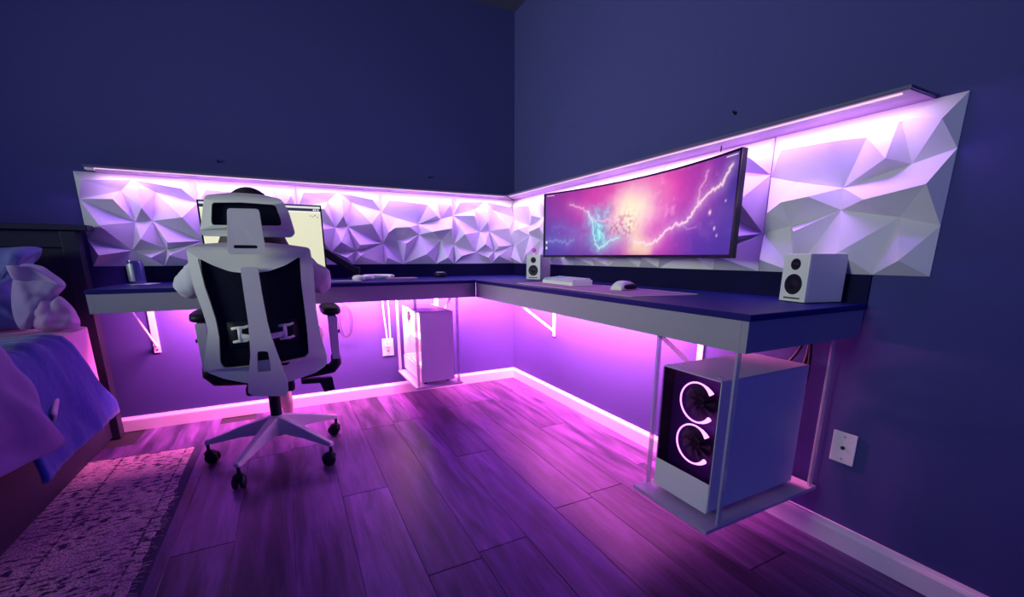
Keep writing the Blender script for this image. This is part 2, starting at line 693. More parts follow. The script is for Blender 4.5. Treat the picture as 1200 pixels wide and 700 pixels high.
# ------------------------------------------------------------------ faceted wall panels
T1 = {'a': (0, .288, 0), 'b': (.099, .121, .7), 'c': (.197, .352, 0), 'd': (.453, .142, 1.0), 'd1': (.615, .157, .8), 'e': (.487, .430, 0),
      'f': (.735, .304, 1.0), 'k1': (.746, .072, .5), 'g': (.819, .339, 0), 'h': (.944, .136, .8), 'i': (1, .290, 0), 'j': (.496, .575, 0),
      'k': (.341, .476, 1.0), 'l': (.153, .492, .8), 'm': (.064, .557, .8), 'n': (.188, .659, 0), 'o': (0, .706, 0), 'p': (.282, .708, 1.0),
      'r': (.661, .533, 1.0), 's': (.811, .647, 0), 't': (.942, .479, 1.0), 'u': (1, .708, 0), 'v': (.569, .855, .9), 'z': (.728, 1, 0),
      'aa': (.880, .907, .8), 'w': (.258, 1, 0), 'x': (.035, .908, .6), 'TL': (0, 0, 0), 'TR': (1, 0, 0), 'BL': (0, 1, 0), 'BR': (1, 1, 0)}
F1 = ('TL a b,a c b,TL b d,b c d,c e d,d e d1,d1 e f,d1 f k1,k1 f g,e g f,k1 g h,g i h,h i TR,TL d TR,d d1 TR,d1 k1 TR,k1 h TR,'
      'a m c,a o m,c m l,l m n,m o n,c l k,k l n,c k e,k j e,k n j,e r g,e j r,j s r,r t g,r s t,g t i,t u i,t s u,'
      'o w n,o x w,o BL x,x BL w,n p j,n w p,p w j,j w v,j v s,v z s,v w z,s z aa,s aa u,aa BR u,aa z BR')
T2 = {'a': (0, .284, 0), 'b': (.078, .096, .9), 'c': (.344, .179, 0), 'd': (.473, .060, .7), 'd2': (.507, .128, .9), 'e': (.631, .171, 0),
      'f': (.884, .129, .9), 'g': (1, .267, 0), 'hh': (.293, .280, 1.0), 'i': (.416, .509, 0), 'j': (.512, .360, .9), 'k': (.562, .490, 0),
      'l': (.850, .449, 1.0), 'm': (1, .704, 0), 'n': (.141, .560, .9), 'o': (0, .708, 0), 'p': (.345, .825, 0), 'q': (.459, .701, 1.0),
      'r': (.650, .811, 0), 's': (.684, .736, 1.0), 't': (.089, .881, .9), 'y': (.513, .907, .8), 'x2': (.680, .880, .9), 'BB': (.60, 1, 0),
      'TL': (0, 0, 0), 'TR': (1, 0, 0), 'BL': (0, 1, 0), 'BR': (1, 1, 0)}
F2 = ('TL a b,a c b,TL b d,b c d,TL d TR,c d2 d,d d2 e,d e f,d f TR,f g TR,e g f,c j d2,d2 j e,a hh c,a i hh,c hh i,c i j,j i k,j k e,e k l,e l g,'
      'g l m,l k m,a n i,a o n,n p i,n o p,i p q,i q k,k q r,q p r,k s m,k r s,s r m,o t p,o BL t,t BL p,p y r,p BB y,p BL BB,y BB r,r BB x2,r x2 m,x2 BR m,x2 BB BR')
DEPTH, BASE = .052, .004


def tile_mesh(name, pts, faces, w):
    h = PT - PB
    keys = list(pts)
    top = [(pts[k][0] * w, (1 - pts[k][1]) * h, BASE + pts[k][2] * DEPTH) for k in keys]
    fs = [tuple(keys.index(q) for q in f.split()) for f in faces.split(',')]
    n = len(top)
    mb = MB().add([V(p) for p in top], fs)
    # rim: skirt down to the wall along the border
    border = {'T': [], 'R': [], 'B': [], 'L': []}
    for i, k in enumerate(keys):
        u, v, z = pts[k]
        if z == 0:
            if v == 0:
                border['T'].append((u, i))
            if v == 1:
                border['B'].append((-u, i))
            if u == 1:
                border['R'].append((v, i))
            if u == 0:
                border['L'].append((-v, i))
    ring = []
    for s in 'TRBL':
        ring += [i for _, i in sorted(border[s])][:-1]
    k = len(ring)
    mb.v += [V((top[i][0], top[i][1], .0005)) for i in ring]
    for q in range(k):
        a, b = ring[q], ring[(q + 1) % k]
        mb.f.append((a, b, n + (q + 1) % k, n + q))
    mb.f.append(tuple(range(n, n + k)))
    me = bpy.data.meshes.new(name)
    me.from_pydata([tuple(p) for p in mb.v], [], mb.f)
    bm = bmesh.new()
    bm.from_mesh(me)
    bmesh.ops.recalc_face_normals(bm, faces=bm.faces)
    bm.to_mesh(me)
    bm.free()
    me.materials.append(M['panel'])
    return me


TW_L, TW_R = .463, .466
tm1 = tile_mesh('wall_panel', T1, F1, TW_L - .0004)
tm2 = tile_mesh('wall_panel', T2, F2, TW_L - .0004)
for k in range(5):
    o = bpy.data.objects.new('wall_panel', tm2 if k % 2 == 0 else tm1)
    COL.objects.link(o)
    o.parent = wall_left
    o.matrix_local = Matrix(((1, 0, 0, -TW_L * (k + 1)), (0, 0, -1, 0), (0, 1, 0, PB), (0, 0, 0, 1)))
    o = bpy.data.objects.new('wall_panel', tm1 if k % 2 == 0 else tm2)
    COL.objects.link(o)
    o.parent = wall_right
    # local x runs along -y, local z out of the wall (-x)
    o.matrix_local = Matrix(((0, 0, -1, 0), (-1, 0, 0, -TW_R * k - .004), (0, 1, 0, PB), (0, 0, 0, 1)))

# ------------------------------------------------------------------ light ledges
t = thing('light_ledge', (-1.12, -.08, PT), 'dark shelf ledge with pink light strip running above the panels behind the office chair', 'light ledge', 'light ledges above the panels')
build('board', MB().prism([[(-2.235, -.001), (-2.235, -.165), (-.142, -.165), (-.001, -.001)]], lambda a, b, c: V((a, b, c)), PT + .003, PT + .0095), M['ledge'], t)
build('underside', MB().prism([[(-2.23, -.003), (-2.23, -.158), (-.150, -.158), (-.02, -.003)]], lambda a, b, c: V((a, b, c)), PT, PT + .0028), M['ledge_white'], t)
build('led_strip', MB().box(-2.2, -.16, -.152, -.144, PT - .004, PT - .0004), M['strip_led'], t)
build('strip_connector', MB().box(-2.232, -.2 - 2.0, -.155, -.125, PT - .010, PT - .0004), M['white_plastic'], t, bevel=.002)
t = thing('light_ledge', (-.07, -1.15, PT), 'dark shelf ledge with pink light strip running above the wide curved monitor', 'light ledge', 'light ledges above the panels')
build('board', MB().prism([[(-.001, -.003), (-.142, -.168), (-.142, -2.272), (-.001, -2.272)]], lambda a, b, c: V((a, b, c)), PT + .003, PT + .0095), M['ledge'], t)
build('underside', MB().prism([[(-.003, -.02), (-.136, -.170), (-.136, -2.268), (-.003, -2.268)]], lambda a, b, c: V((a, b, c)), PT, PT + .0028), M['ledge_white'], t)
build('led_strip', MB().box(-.132, -.124, -2.25, -.18, PT - .004, PT - .0004), M['strip_led'], t)
build('hook', MB().tube([(-.06, -1.706, PT), (-.06, -1.706, PT - .012), (-.066, -1.71, PT - .018), (-.072, -1.715, PT - .012)], .0025, 6), M['black_plastic'], t)

# ------------------------------------------------------------------ desk
DZ = .776
desk = thing('corner_desk', (-1.0, -.4, .68), 'long corner desk with dark blue top and pale grey apron along both walls', 'desk')
ident = lambda a, b, c: V((a, b, c))
build('desktop', MB().prism([[(-2.205, -.008), (-.010, -.008), (-.532, -.535), (-2.205, -.535)]], ident, DZ - .017, DZ), M['desktop'], desk, bevel=.002)
build('desktop', MB().prism([[(-.008, -.010), (-.008, -2.207), (-.530, -2.207), (-.530, -.537)]], ident, DZ - .017, DZ), M['desktop'], desk, bevel=.002)
AP = (.680, DZ - .0172)
build('shade_strip', MB().box(-2.20, -.010, -.0075, -.001, DZ - .015, PB - .001), M['shade_strip'], desk)  # added dark strips painting the shaded wall gap between desk and panels
build('shade_strip', MB().box(-.0075, -.001, -2.205, -.0085, DZ - .015, PB - .001), M['shade_strip'], desk)
build('apron', MB().box(-2.187, -.527, -.531, -.513, *AP), M['apron'], desk)
build('apron', MB().box(-.526, -.508, -2.184, -.5315, *AP), M['apron'], desk)
build('apron', MB().box(-.526, -.010, -2.203, -2.1845, *AP), M['apron'], desk)
build('apron', MB().box(-2.203, -2.1875, -.531, -.010, *AP), M['apron'], desk)
build('led_strip', MB().box(-1.75, -.1, -.05, -.04, .753, .758), M['strip_led'], desk)
build('led_strip', MB().box(-.05, -.04, -2.0, -.1, .753, .758), M['strip_led'], desk)

# steel brackets carrying the desk


def bracket(axis, p, label):
    """axis 'y': bolted to the left wall at x=p; axis 'x': bolted to the right wall at y=p"""
    def W(a, out, z):
        return V((p + a, -out, z)) if axis == 'y' else V((-out, p + a, z))
    loc = W(0, .003, .41)
    t = thing('shelf_bracket', loc, label, 'bracket', 'white desk brackets')

    def bx(a0, a1, o0, o1, z0, z1):
        q0, q1 = W(a0, o0, z0), W(a1, o1, z1)
        return MB().box(min(q0.x, q1.x), max(q0.x, q1.x), min(q0.y, q1.y), max(q0.y, q1.y), z0, z1)
    build('wall_plate', bx(-.014, .014, .001, .006, .41, .735), M['white_metal'], t)
    build('arm', bx(-.012, .012, .006, .42, .7365, .7415), M['white_metal'], t)
    build('brace', MB().bar(W(0, .008, .445), W(0, .40, .735), .016, .006, W(1, 0, 0) - W(0, 0, 0)), M['white_metal'], t)
    for z in (.425, .655):
        build('screw', MB().lathe([(.005, 0), (.004, .003)], W(0, .006, z), W(0, 1, 0) - W(0, 0, 0), 8), M['slot'], t)


bracket('y', -2.13, 'white steel bracket under the desk end nearest the bed')
bracket('y', -.60, 'white steel bracket on the wall behind the far white computer')
bracket('x', -.555, 'white steel bracket near the room corner on the right wall')
bracket('x', -1.66, 'white steel bracket on the wall behind the near computer with glowing rings')

# ------------------------------------------------------------------ hanging computer shelves


def hanging_shelf(x0, x1, y0, y1, z, rods, label):
    t = thing('hanging_shelf', ((x0 + x1) / 2, (y0 + y1) / 2, z - .012), label, 'hanging shelf', 'clear hanging computer shelves')
    build('tray', MB().box(x0, x1, y0, y1, z - .012, z), M['tray'], t, bevel=.002)
    for (x, y) in rods:
        build('rod', MB().box(x - .008, x + .008, y - .004, y + .004, z + .0005, DZ - .018), M['acrylic'], t, bevel=.0015, seg=1)
    return t


hanging_shelf(-.552, -.03, -2.172, -1.892, .185, [(-.495, -2.165), (-.495, -1.902), (-.045, -2.158), (-.045, -1.902)],
              'clear acrylic shelf on rods holding the near computer with glowing rings')
hanging_shelf(-.885, -.60, -.485, -.03, .168, [(-.865, -.465), (-.62, -.465), (-.875, -.05), (-.62, -.05)],
              'clear acrylic shelf on rods holding the far computer by the corner')


def fan(parent, c, ax, r, ring_mat, blade_mat, name='fan', n=9, ring_arc=None):
    ax = V(ax).normalized()
    s = V((0, 0, 1)).cross(ax).normalized()
    u = V((0, 0, 1))
    c = V(c)
    mb = MB().lathe([(.26 * r, -.006), (.26 * r, .004), (.22 * r, .007)], c, ax, 16)
    for k in range(n):
        a = 2 * PI * k / n
        d0 = s * math.cos(a) + u * math.sin(a)
        d1 = s * math.cos(a + .45) + u * math.sin(a + .45)
        e0 = s * math.cos(a + .35) + u * math.sin(a + .35)
        e1 = s * math.cos(a + .95) + u * math.sin(a + .95)
        p = [c + d0 * r * .25 - ax * .004, c + d1 * r * .25 + ax * .003, c + e1 * r * .9 + ax * .004, c + e0 * r * .9 - ax * .004]
        mb.add(p + [q - ax * .0015 for q in p], [(0, 1, 2, 3), (7, 6, 5, 4), (0, 4, 5, 1), (1, 5, 6, 2), (2, 6, 7, 3), (3, 7, 4, 0)])
    f = build(name, mb, blade_mat, parent, origin=c)
    return f


# near computer: front (with the glowing rings) faces into the room (-x)
X0, X1, Y0, Y1, Z0, Z1 = -.500, -.098, -2.128, -1.930, .200, .588
pc = thing('computer_tower', ((X0 + X1) / 2, (Y0 + Y1) / 2, .185), 'white computer tower with two glowing pink rings behind dark glass under the near desk end', 'computer', 'white computer towers')
b = MB()
b.box(X0 + .004, X1, Y0, Y0 + .003, Z0, Z1 - .0035)
b.box(X0 + .004, X1, Y1 - .003, Y1, Z0, Z1 - .0035)
b.box(X1 - .003, X1, Y0 + .003, Y1 - .003, Z0, Z1 - .0035)
b.box(X0 + .004, X1 - .003, Y0 + .003, Y1 - .003, Z0, Z0 + .003)
build('case_shell', b, M['pc_white'], pc)
build('top_panel', MB().box(X0 + .002, X1, Y0, Y1, Z1 - .003, Z1), M['pc_white'], pc, bevel=.001, seg=1)
build('side_strip', MB().box(X0 + .003, X0 + .045, Y0 - .0015, Y0 - .0002, Z0 + .002, Z1 - .003), M['white_plastic'], pc)
build('lower_front', MB().box(X0, X0 + .004, Y0, Y1, Z0 - .004, .287), M['white_plastic'], pc, bevel=.001, seg=1)
build('front_glass', MB().box(X0, X0 + .0035, Y0 + .001, Y1 - .001, .288, Z1 - .004), M['dark_glass'], pc)
build('inner_wall', MB().box(X0 + .048, X0 + .051, Y0 + .004, Y1 - .004, Z0 + .004, Z1 - .004), M['ring_backing'], pc)
build('inner_liner', MB().box(X0 + .0045, X0 + .047, Y1 - .0045, Y1 - .0035, Z0 + .004, Z1 - .004).box(X0 + .0045, X0 + .047, Y0 + .0035, Y0 + .0045, Z0 + .004, Z1 - .004), M['pc_dark'], pc)
build('power_button', MB().lathe([(.008, 0), (.0075, .002)], (X0 + .03, Y0 + .022, Z1), (0, 0, 1), 14), M['steel'], pc)
for cz in (.504, .377):
    c = V((X0 + .030, -2.050, cz))
    f = fan(pc, c, (-1, 0, 0), .058, None, M['pc_dark'])
    pts, rr = [], []
    for k in range(25):
        a = math.radians(38 + 284 * k / 24)   # opening on the wall side
        e = abs(k - 12) / 12
        rad = .058
        pts.append(c + V((-.016, math.cos(a) * -rad * .98, math.sin(a) * rad)))
        rr.append(.0024 + .0048 * max(0, e - .74) / .26)
    ring = build('light_ring', MB().tube(pts, rr, 8), M['ring_led'], f, smooth=True)
for k in range(4):
    build('foot', MB().lathe([(.010, 0), (.011, Z0 - .185 - .001)], (X0 + .04 if k % 2 else X1 - .04, Y0 + .03 if k < 2 else Y1 - .03, .1855), (0, 0, 1), 10), M['black_plastic'], pc)
for (y, z, s) in ((-2.03, .56, .02), (-2.03, .49, .03)):
    build('port', MB().box(X1, X1 + .002, y - s, y + s, z - .008, z + .008), M['slot'], pc)

# far computer: plain front towards the room (-y), glass side faces -x
X0, X1, Y0, Y1, Z0, Z1 = -.840, -.642, -.452, -.035, .185, .592
pc2 = thing('computer_tower', ((X0 + X1) / 2, (Y0 + Y1) / 2, .168), 'white computer tower with lit glass side hanging under the desk near the room corner', 'computer', 'white computer towers')
b = MB()
b.box(X0, X1, Y0, Y0 + .004, Z0, Z1)
b.box(X1 - .003, X1, Y0 + .004, Y1, Z0, Z1)
b.box(X0, X1 - .003, Y1 - .003, Y1, Z0, Z1)
b.box(X0, X1 - .003, Y0 + .004, Y1 - .003, Z0, Z0 + .003)
build('case_shell', b, M['pc_white'], pc2)
b = MB()
b.box(X0 + .0005, X1, Y0 + .0005, Y1, Z1 + .0002, Z1 + .004)
build('top_panel', b, M['pc_white'], pc2)
build('top_vent', MB().box(X0 + .008, X1 - .008, Y0 + .012, Y1 - .012, Z1 + .0042, Z1 + .006), M['pc_dark'], pc2)
build('glass_panel', MB().box(X0 - .0035, X0 - .0005, Y0 + .004, Y1 - .002, Z0 + .090, Z1 - .002), M['clear_glass'], pc2)
build('lower_side', MB().box(X0 - .0035, X0 - .0005, Y0 + .004, Y1 - .002, Z0, Z0 + .088), M['white_plastic'], pc2)
build('motherboard', MB().box(X0 + .150, X0 + .154, Y0 + .10, Y1 - .03, Z0 + .12, Z1 - .03), M['white_plastic'], pc2)
build('graphics_card', MB().box(X0 + .03, X0 + .149, Y0 + .14, Y1 - .04, Z0 + .19, Z0 + .235), M['pc_white'], pc2, bevel=.003)
build('power_cover', MB().box(X0 + .004, X1 - .006, Y0 + .006, Y1 - .006, Z0 + .004, Z0 + .095), M['white_plastic'], pc2)
build('cooler', MB().lathe([(.035, 0), (.035, .03), (.03, .034)], (X0 + .149, Y1 - .16, Z1 - .10), (-1, 0, 0), 20), M['case_led'], pc2)
for k in range(4):
    build('memory_stick', MB().box(X0 + .118, X0 + .149, Y0 + .145 + k * .012, Y0 + .150 + k * .012, Z0 + .25, Z0 + .37), M['case_led'] if k % 2 else M['pc_dark'], pc2)
for cz in (.53, .43, .33):
    fan(pc2, (X0 + .08, Y0 + .035, cz), (0, 1, 0), .05, None, M['pc_dark'])
fan(pc2, (X0 + .02, Y1 - .085, .525), (-1, 0, 0), .05, None, M['pc_dark'])
build('led_strip', MB().box(X0 + .010, X0 + .016, Y0 + .03, Y1 - .02, Z1 - .008, Z1 - .003), M['case_led'], pc2)
l = bpy.data.lights.new('case_light', 'AREA')
l.shape = 'RECTANGLE'
l.size, l.size_y = .34, .02
l.energy = 3
l.color = (1, .70, .62)
lo = bpy.data.objects.new('case_light', l)
COL.objects.link(lo)
lo.parent = pc2
wm = Matrix(((0, 1, 0, X0 + .06), (1, 0, 0, (Y0 + Y1) / 2), (0, 0, -1, Z1 - .010), (0, 0, 0, 1)))
wm = Matrix(((0, 1, 0, X0 + .06), (-1, 0, 0, (Y0 + Y1) / 2), (0, 0, 1, Z1 - .010), (0, 0, 0, 1)))
lo.matrix_local = WM[pc2].inverted() @ wm
for k in range(4):
    build('foot', MB().lathe([(.010, 0), (.011, Z0 - .169 - .0005)], (X0 + .03 if k % 2 else X1 - .03, Y0 + .04 if k < 2 else Y1 - .04, .1685), (0, 0, 1), 10), M['black_plastic'], pc2)

# ------------------------------------------------------------------ curved ultrawide monitor
YA, YB, ZM0, ZM1 = -.722, -1.890, .903, 1.238
YC, HW = (YA + YB) / 2, (YA - YB) / 2


def curve_x(y):
    return -.100 - .090 * ((y - YC) / HW) ** 2


mon = thing('curved_monitor', (-.10, YC, ZM0), 'very wide curved monitor showing a pink and blue galaxy picture', 'monitor')


def slab(y0, y1, z0, z1, d0, d1, n=28):
    mb = MB()
    vs, fs = [], []
    for i in range(n + 1):
        y = y0 + (y1 - y0) * i / n
        x = curve_x(y)
        vs += [V((x + d0, y, z0)), V((x + d1, y, z0)), V((x + d1, y, z1)), V((x + d0, y, z1))]
    for i in range(n):
        for k in range(4):
            fs.append((i * 4 + k, i * 4 + (k + 1) % 4, (i + 1) * 4 + (k + 1) % 4, (i + 1) * 4 + k))
    fs += [(3, 2, 1, 0), (n * 4, n * 4 + 1, n * 4 + 2, n * 4 + 3)]
    return mb.add(vs, fs)


build('housing', slab(YA, YB, ZM0, ZM1, .001, .022), M['black_plastic'], mon)
b = slab(YA, YB, ZM1 - .007, ZM1, -.006, .0008)
b2 = slab(YA, YB, ZM0, ZM0 + .012, -.006, .0008)
b.add(b2.v, b2.f)
b3 = slab(YA, YA - .008, ZM0 + .012, ZM1 - .007, -.006, .0008, 1)
b.add(b3.v, b3.f)
b3 = slab(YB + .008, YB, ZM0 + .012, ZM1 - .007, -.006, .0008, 1)
b.add(b3.v, b3.f)
build('bezel', b, M['black_gloss'], mon)
build('mount', MB().box(curve_x(YC) + .023, -.046, YC - .06, YC + .06, 1.02, 1.14), M['black_plastic'], mon, bevel=.004)
NS, NT = 330, 96
SY0, SY1, SZ0, SZ1 = YA - .008, YB + .008, ZM0 + .012, ZM1 - .007


def fbm(s, t, sc, seed, oct_=4):
    out = np.zeros_like(s)
    amp, tot = 1.0, 0.0
    for o in range(oct_):
        rng = np.random.RandomState(seed + o)
        k = 64
        g = rng.rand(k, k)
        x, y = s * sc * 2 ** o, t * sc * 2 ** o
        xi, yi = np.floor(x).astype(int), np.floor(y).astype(int)
        fx, fy = x - xi, y - yi
        fx, fy = fx * fx * (3 - 2 * fx), fy * fy * (3 - 2 * fy)
        q = lambda a, b: g[a % k, b % k]
        out += amp * ((q(xi, yi) * (1 - fx) + q(xi + 1, yi) * fx) * (1 - fy) + (q(xi, yi + 1) * (1 - fx) + q(xi + 1, yi + 1) * fx) * fy)
        tot += amp
        amp *= .5
    return out / tot


def galaxy():
    ss, tt = np.meshgrid(np.linspace(0, 1, NS), np.linspace(0, 1, NT))
    A = 3.55
    wx = (fbm(ss * A, tt, 3, 11) - .5) * .22
    wy = (fbm(ss * A, tt, 3, 31) - .5) * .35
    s, t_ = ss + wx * .5, tt + wy * .5
    c = np.zeros(s.shape + (3,))

    def put(col, w):
        nonlocal c
        w = np.clip(w, 0, 1)[..., None]
        c = c * (1 - w) + np.array(col) / 255.0 * w

    def g(cx, cy, rx, ry, p=1.0):
        return np.exp(-(((s - cx) / rx) ** 2 + ((t_ - cy) / ry) ** 2) * p)
    c[:] = np.array((92, 44, 150)) / 255.0
    put((60, 52, 165), g(.05, .25, .25, .5) * .9)
    put((128, 40, 150), g(.10, .95, .22, .35) * .7)
    put((236, 60, 172), g(.55, .70, .36, .62) * 1.25)
    put((215, 60, 170), g(.40, .85, .22, .35) * .8)
    put((222, 62, 184), g(.66, .30, .26, .42) * .95)
    put((80, 40, 160), g(.92, .15, .20, .45) * .9)
    put((150, 50, 170), g(.90, .85, .12, .35) * .7)
    put((48, 36, 140), g(1.0, .60, .09, .8) * .8)
    put((255, 205, 215), g(.53, .62, .13, .42) * 1.0)
    put((255, 240, 205), g(.49, .55, .09, .26) * 1.1)
    put((255, 225, 170), g(.545, .12, .05, .25) * .85)
    n = fbm(ss * A, tt, 9, 77)
    put((255, 190, 230), np.clip((n - .58) * 3.2, 0, 1) * g(.62, .65, .28, .5) * .6)
    put((150, 190, 220), g(.36, .22, .12, .20) * .5)
    n2 = fbm(ss * A, tt, 16, 91)
    put((70, 200, 225), g(.325, .36, .055, .24, .9) * (.55 + .6 * n2))
    put((190, 250, 235), np.clip((n2 - .5) * 4, 0, 1) * g(.335, .36, .06, .26) * .9)
    put((170, 40, 90), np.clip((fbm(ss * A, tt, 26, 55) - .50) * 7, 0, 1) * g(.455, .42, .075, .13) * .55)

    def poly(pts, w, col, amp, jit, seed, glow=0.0):
        rng = np.random.RandomState(seed)
        P = []
        for (a, b_), (a2, b2_) in zip(pts[:-1], pts[1:]):
            for k in range(6):
                f = k / 6
                P.append((a + (a2 - a) * f + rng.randn() * jit / A, b_ + (b2_ - b_) * f + rng.randn() * jit))
        P.append(pts[-1])
        d = np.full(ss.shape, 9.0)
        for (a, b_), (a2, b2_) in zip(P[:-1], P[1:]):
            ax, ay, bx, by = a * A, b_, a2 * A, b2_
            px, py = ss * A - ax, tt - ay
            L2 = (bx - ax) ** 2 + (by - ay) ** 2 + 1e-9
            h = np.clip((px * (bx - ax) + py * (by - ay)) / L2, 0, 1)
            d = np.minimum(d, np.hypot(px - h * (bx - ax), py - h * (by - ay)))
        if glow:
            put(col, np.exp(-(d / (w * 6)) ** 2) * glow)
        put(col, np.exp(-(d / w) ** 2) * amp)
    poly([(.521, .185), (.58, .15), (.622, .141), (.659, .205), (.695, .298), (.735, .36), (.786, .358), (.815, .455), (.838, .55), (.865, .619), (.905, .69), (.936, .716), (.954, .811), (.972, .89)], .016, (255, 225, 235), .95, .010, 3, .30)
    poly([(.838, .55), (.84, .691), (.855, .797), (.872, .897)], .013, (255, 190, 225), .6, .010, 4, .2)
    poly([(.735, .36), (.80, .30), (.84, .31)], .010, (240, 180, 230), .4, .008, 8)
    poly([(.145, .801), (.207, .738), (.254, .655), (.282, .529), (.334, .496), (.386, .503), (.437, .453)], .014, (245, 190, 225), .75, .010, 5, .2)
    poly([(.254, .655), (.283, .469), (.292, .308), (.307, .167), (.329, .097), (.355, .135), (.392, .217), (.44, .24)], .013, (190, 245, 240), .85, .008, 6, .2)
    poly([(.016, .236), (.075, .252), (.131, .202), (.174, .241)], .016, (130, 150, 215), .6, .016, 7, .3)
    poly([(.05, .46), (.095, .468), (.15, .393), (.2, .38)], .014, (110, 110, 200), .4, .012, 9, .3)
    rng = np.random.RandomState(2)
    for k in range(60):
        a, b_ = rng.rand(), rng.rand()
        put((255, 235, 255), np.exp(-(((ss - a) * A) ** 2 + (tt - b_) ** 2) / .006 ** 2) * .5 * rng.rand())
    for a, b_, w in ((.896, .451, .022), (.922, .278, .016), (.959, .547, .010), (.935, .20, .012)):
        put((255, 240, 225), np.exp(-(((ss - a) * A) ** 2 + ((tt - b_) * .8) ** 2) / w ** 2) * .95)
    # desktop icons and the small pale bars along the top edge
    for a0, a1, b0, b1 in ((.004, .014, .19, .235), (.004, .014, .10, .145), (.008, .05, .972, .988), (.945, .99, .972, .988)):
        m_ = ((ss >= a0) & (ss <= a1) & (tt >= b0) & (tt <= b1)).astype(float)
        put((240, 235, 240), m_ * .9)
    return c


def to_lin(c):
    return np.where(c <= .04045, c / 12.92, ((c + .055) / 1.055) ** 2.4)


def color_grid(me, c):
    a = me.color_attributes.new('Col', 'FLOAT_COLOR', 'POINT')
    lin = to_lin(np.clip(c, 0, 1)).reshape(-1, 3)
    full = np.concatenate([lin, np.ones((len(lin), 1))], 1).astype(np.float32)
    a.data.foreach_set('color', full.ravel())


b = MB().grid(NS, NT, lambda s, t_: (curve_x(SY0 + (SY1 - SY0) * s) - .0008, SY0 + (SY1 - SY0) * s, SZ0 + (SZ1 - SZ0) * t_))
scr = build('screen', b, M['screen'], mon, fix=False, smooth=True)
color_grid(scr.data, galaxy())
scr.data.flip_normals()

# ------------------------------------------------------------------ flat monitor on the left arm
ym = -.25
mon2 = thing('flat_monitor', (-1.555, ym, .835), 'flat monitor showing a pale blank page, partly hidden behind the office chair', 'monitor')
mx0, mx1, mz0, mz1 = -1.826, -1.284, .832, 1.168
build('housing', MB().box(mx0, mx1, ym, ym + .025, mz0, mz1), M['black_plastic'], mon2, bevel=.003)
b = MB().box(mx0, mx1, ym - .005, ym - .0002, mz1 - .007, mz1)
b.box(mx0, mx1, ym - .005, ym - .0002, mz0, mz0 + .012)
b.box(mx0, mx0 + .007, ym - .005, ym - .0002, mz0 + .012, mz1 - .007)
b.box(mx1 - .007, mx1, ym - .005, ym - .0002, mz0 + .012, mz1 - .007)
build('bezel', b, M['black_gloss'], mon2)
NPX, NPY = 180, 110
b = MB().grid(NPX, NPY, lambda s, t_: (mx0 + .007 + (mx1 - mx0 - .014) * s, ym - .001, mz0 + .012 + (mz1 - mz0 - .019) * t_))
scr2 = build('screen', b, M['page'], mon2, fix=False)
ss, tt = np.meshgrid(np.linspace(0, 1, NPX), np.linspace(0, 1, NPY))
pg = np.zeros(ss.shape + (3,))
pg[:] = np.array((240, 238, 206)) / 255
sh = (ss * .5 + (1 - tt) * .5)[..., None]
pg = pg * (1 - .06 * sh)
pg[(tt > .965)] = np.array((225, 225, 225)) / 255
pg[(tt > .925) & (tt <= .965)] = np.array((46, 44, 70)) / 255
pg[(tt > .905) & (tt <= .925)] = np.array((250, 250, 245)) / 255
for a in (.94, .96, .98):
    pg[(abs(ss - a) < .006) & (tt > .935) & (tt < .955)] = np.array((230, 230, 235)) / 255
for a, b_ in ((.93, .84), (.95, .86), (.97, .83), (.91, .85)):
    pg[(abs(ss - a) < .006) & (abs(tt - b_) < .008)] = np.array((150, 140, 150)) / 255
color_grid(scr2.data, pg)

arm = thing('monitor_arm', (-1.10, -.12, DZ), 'black jointed monitor arm clamped to the desk beside the pale page monitor', 'monitor arm')
build('upper_arm', MB().bar((-1.40, -.20, 1.005), (-1.120, -.138, .822), .034, .040), M['black_plastic'], arm, bevel=.006)
build('post', MB().lathe([(.018, 0), (.018, .03), (.022, .032), (.022, .055), (.014, .058)], (-1.115, -.135, DZ + .0125), (0, 0, 1), 16), M['black_plastic'], arm)
build('clamp_base', MB().box(-1.16, -1.07, -.18, -.09, DZ + .0005, DZ + .012), M['black_plastic'], arm, bevel=.003)
build('mount_plate', MB().box(-1.60, -1.38, -.223, -.196, .965, 1.045), M['black_plastic'], arm, bevel=.003)

# ------------------------------------------------------------------ speakers


def speaker(loc, rz, label):
    """front faces local -x, origin at the middle of the base"""
    D, Wd, H = .134, .090, .141
    t = thing('desktop_speaker', loc, label, 'speaker', 'small white desktop speakers', rz)
    build('cabinet', MB().box(-D / 2 + .006, D / 2, -Wd / 2, Wd / 2, .002, H), M['speaker_side'], t, local=True, bevel=.002)
    build('baffle', MB().box(-D / 2, -D / 2 + .0058, -Wd / 2, Wd / 2, .002, H), M['speaker_front'], t, local=True, bevel=.002)
    f = -D / 2
    for nm, z, r in (('woofer', .053, .030), ('tweeter', .111, .0165)):
        w = build(nm, MB().lathe([(r, .0002), (r, .0016), (r * .93, .0022), (r * .86, .0016), (r * .5, .0006), (r * .42, .0009), (r * .3, .0026), (r * .05, .0032)], (f, 0, z), (-1, 0, 0), 26), M['black_plastic'], t, local=True, smooth=True)
    build('port', MB().box(f - .0008, f + .001, -.028, .028, .0105, .0145), M['slot'], t, local=True)
    build('foot_pad', MB().box(-D / 2 + .01, D / 2 - .01, -Wd / 2 + .008, Wd / 2 - .008, 0.0003, .0019), M['black_plastic'], t, local=True)
    return t


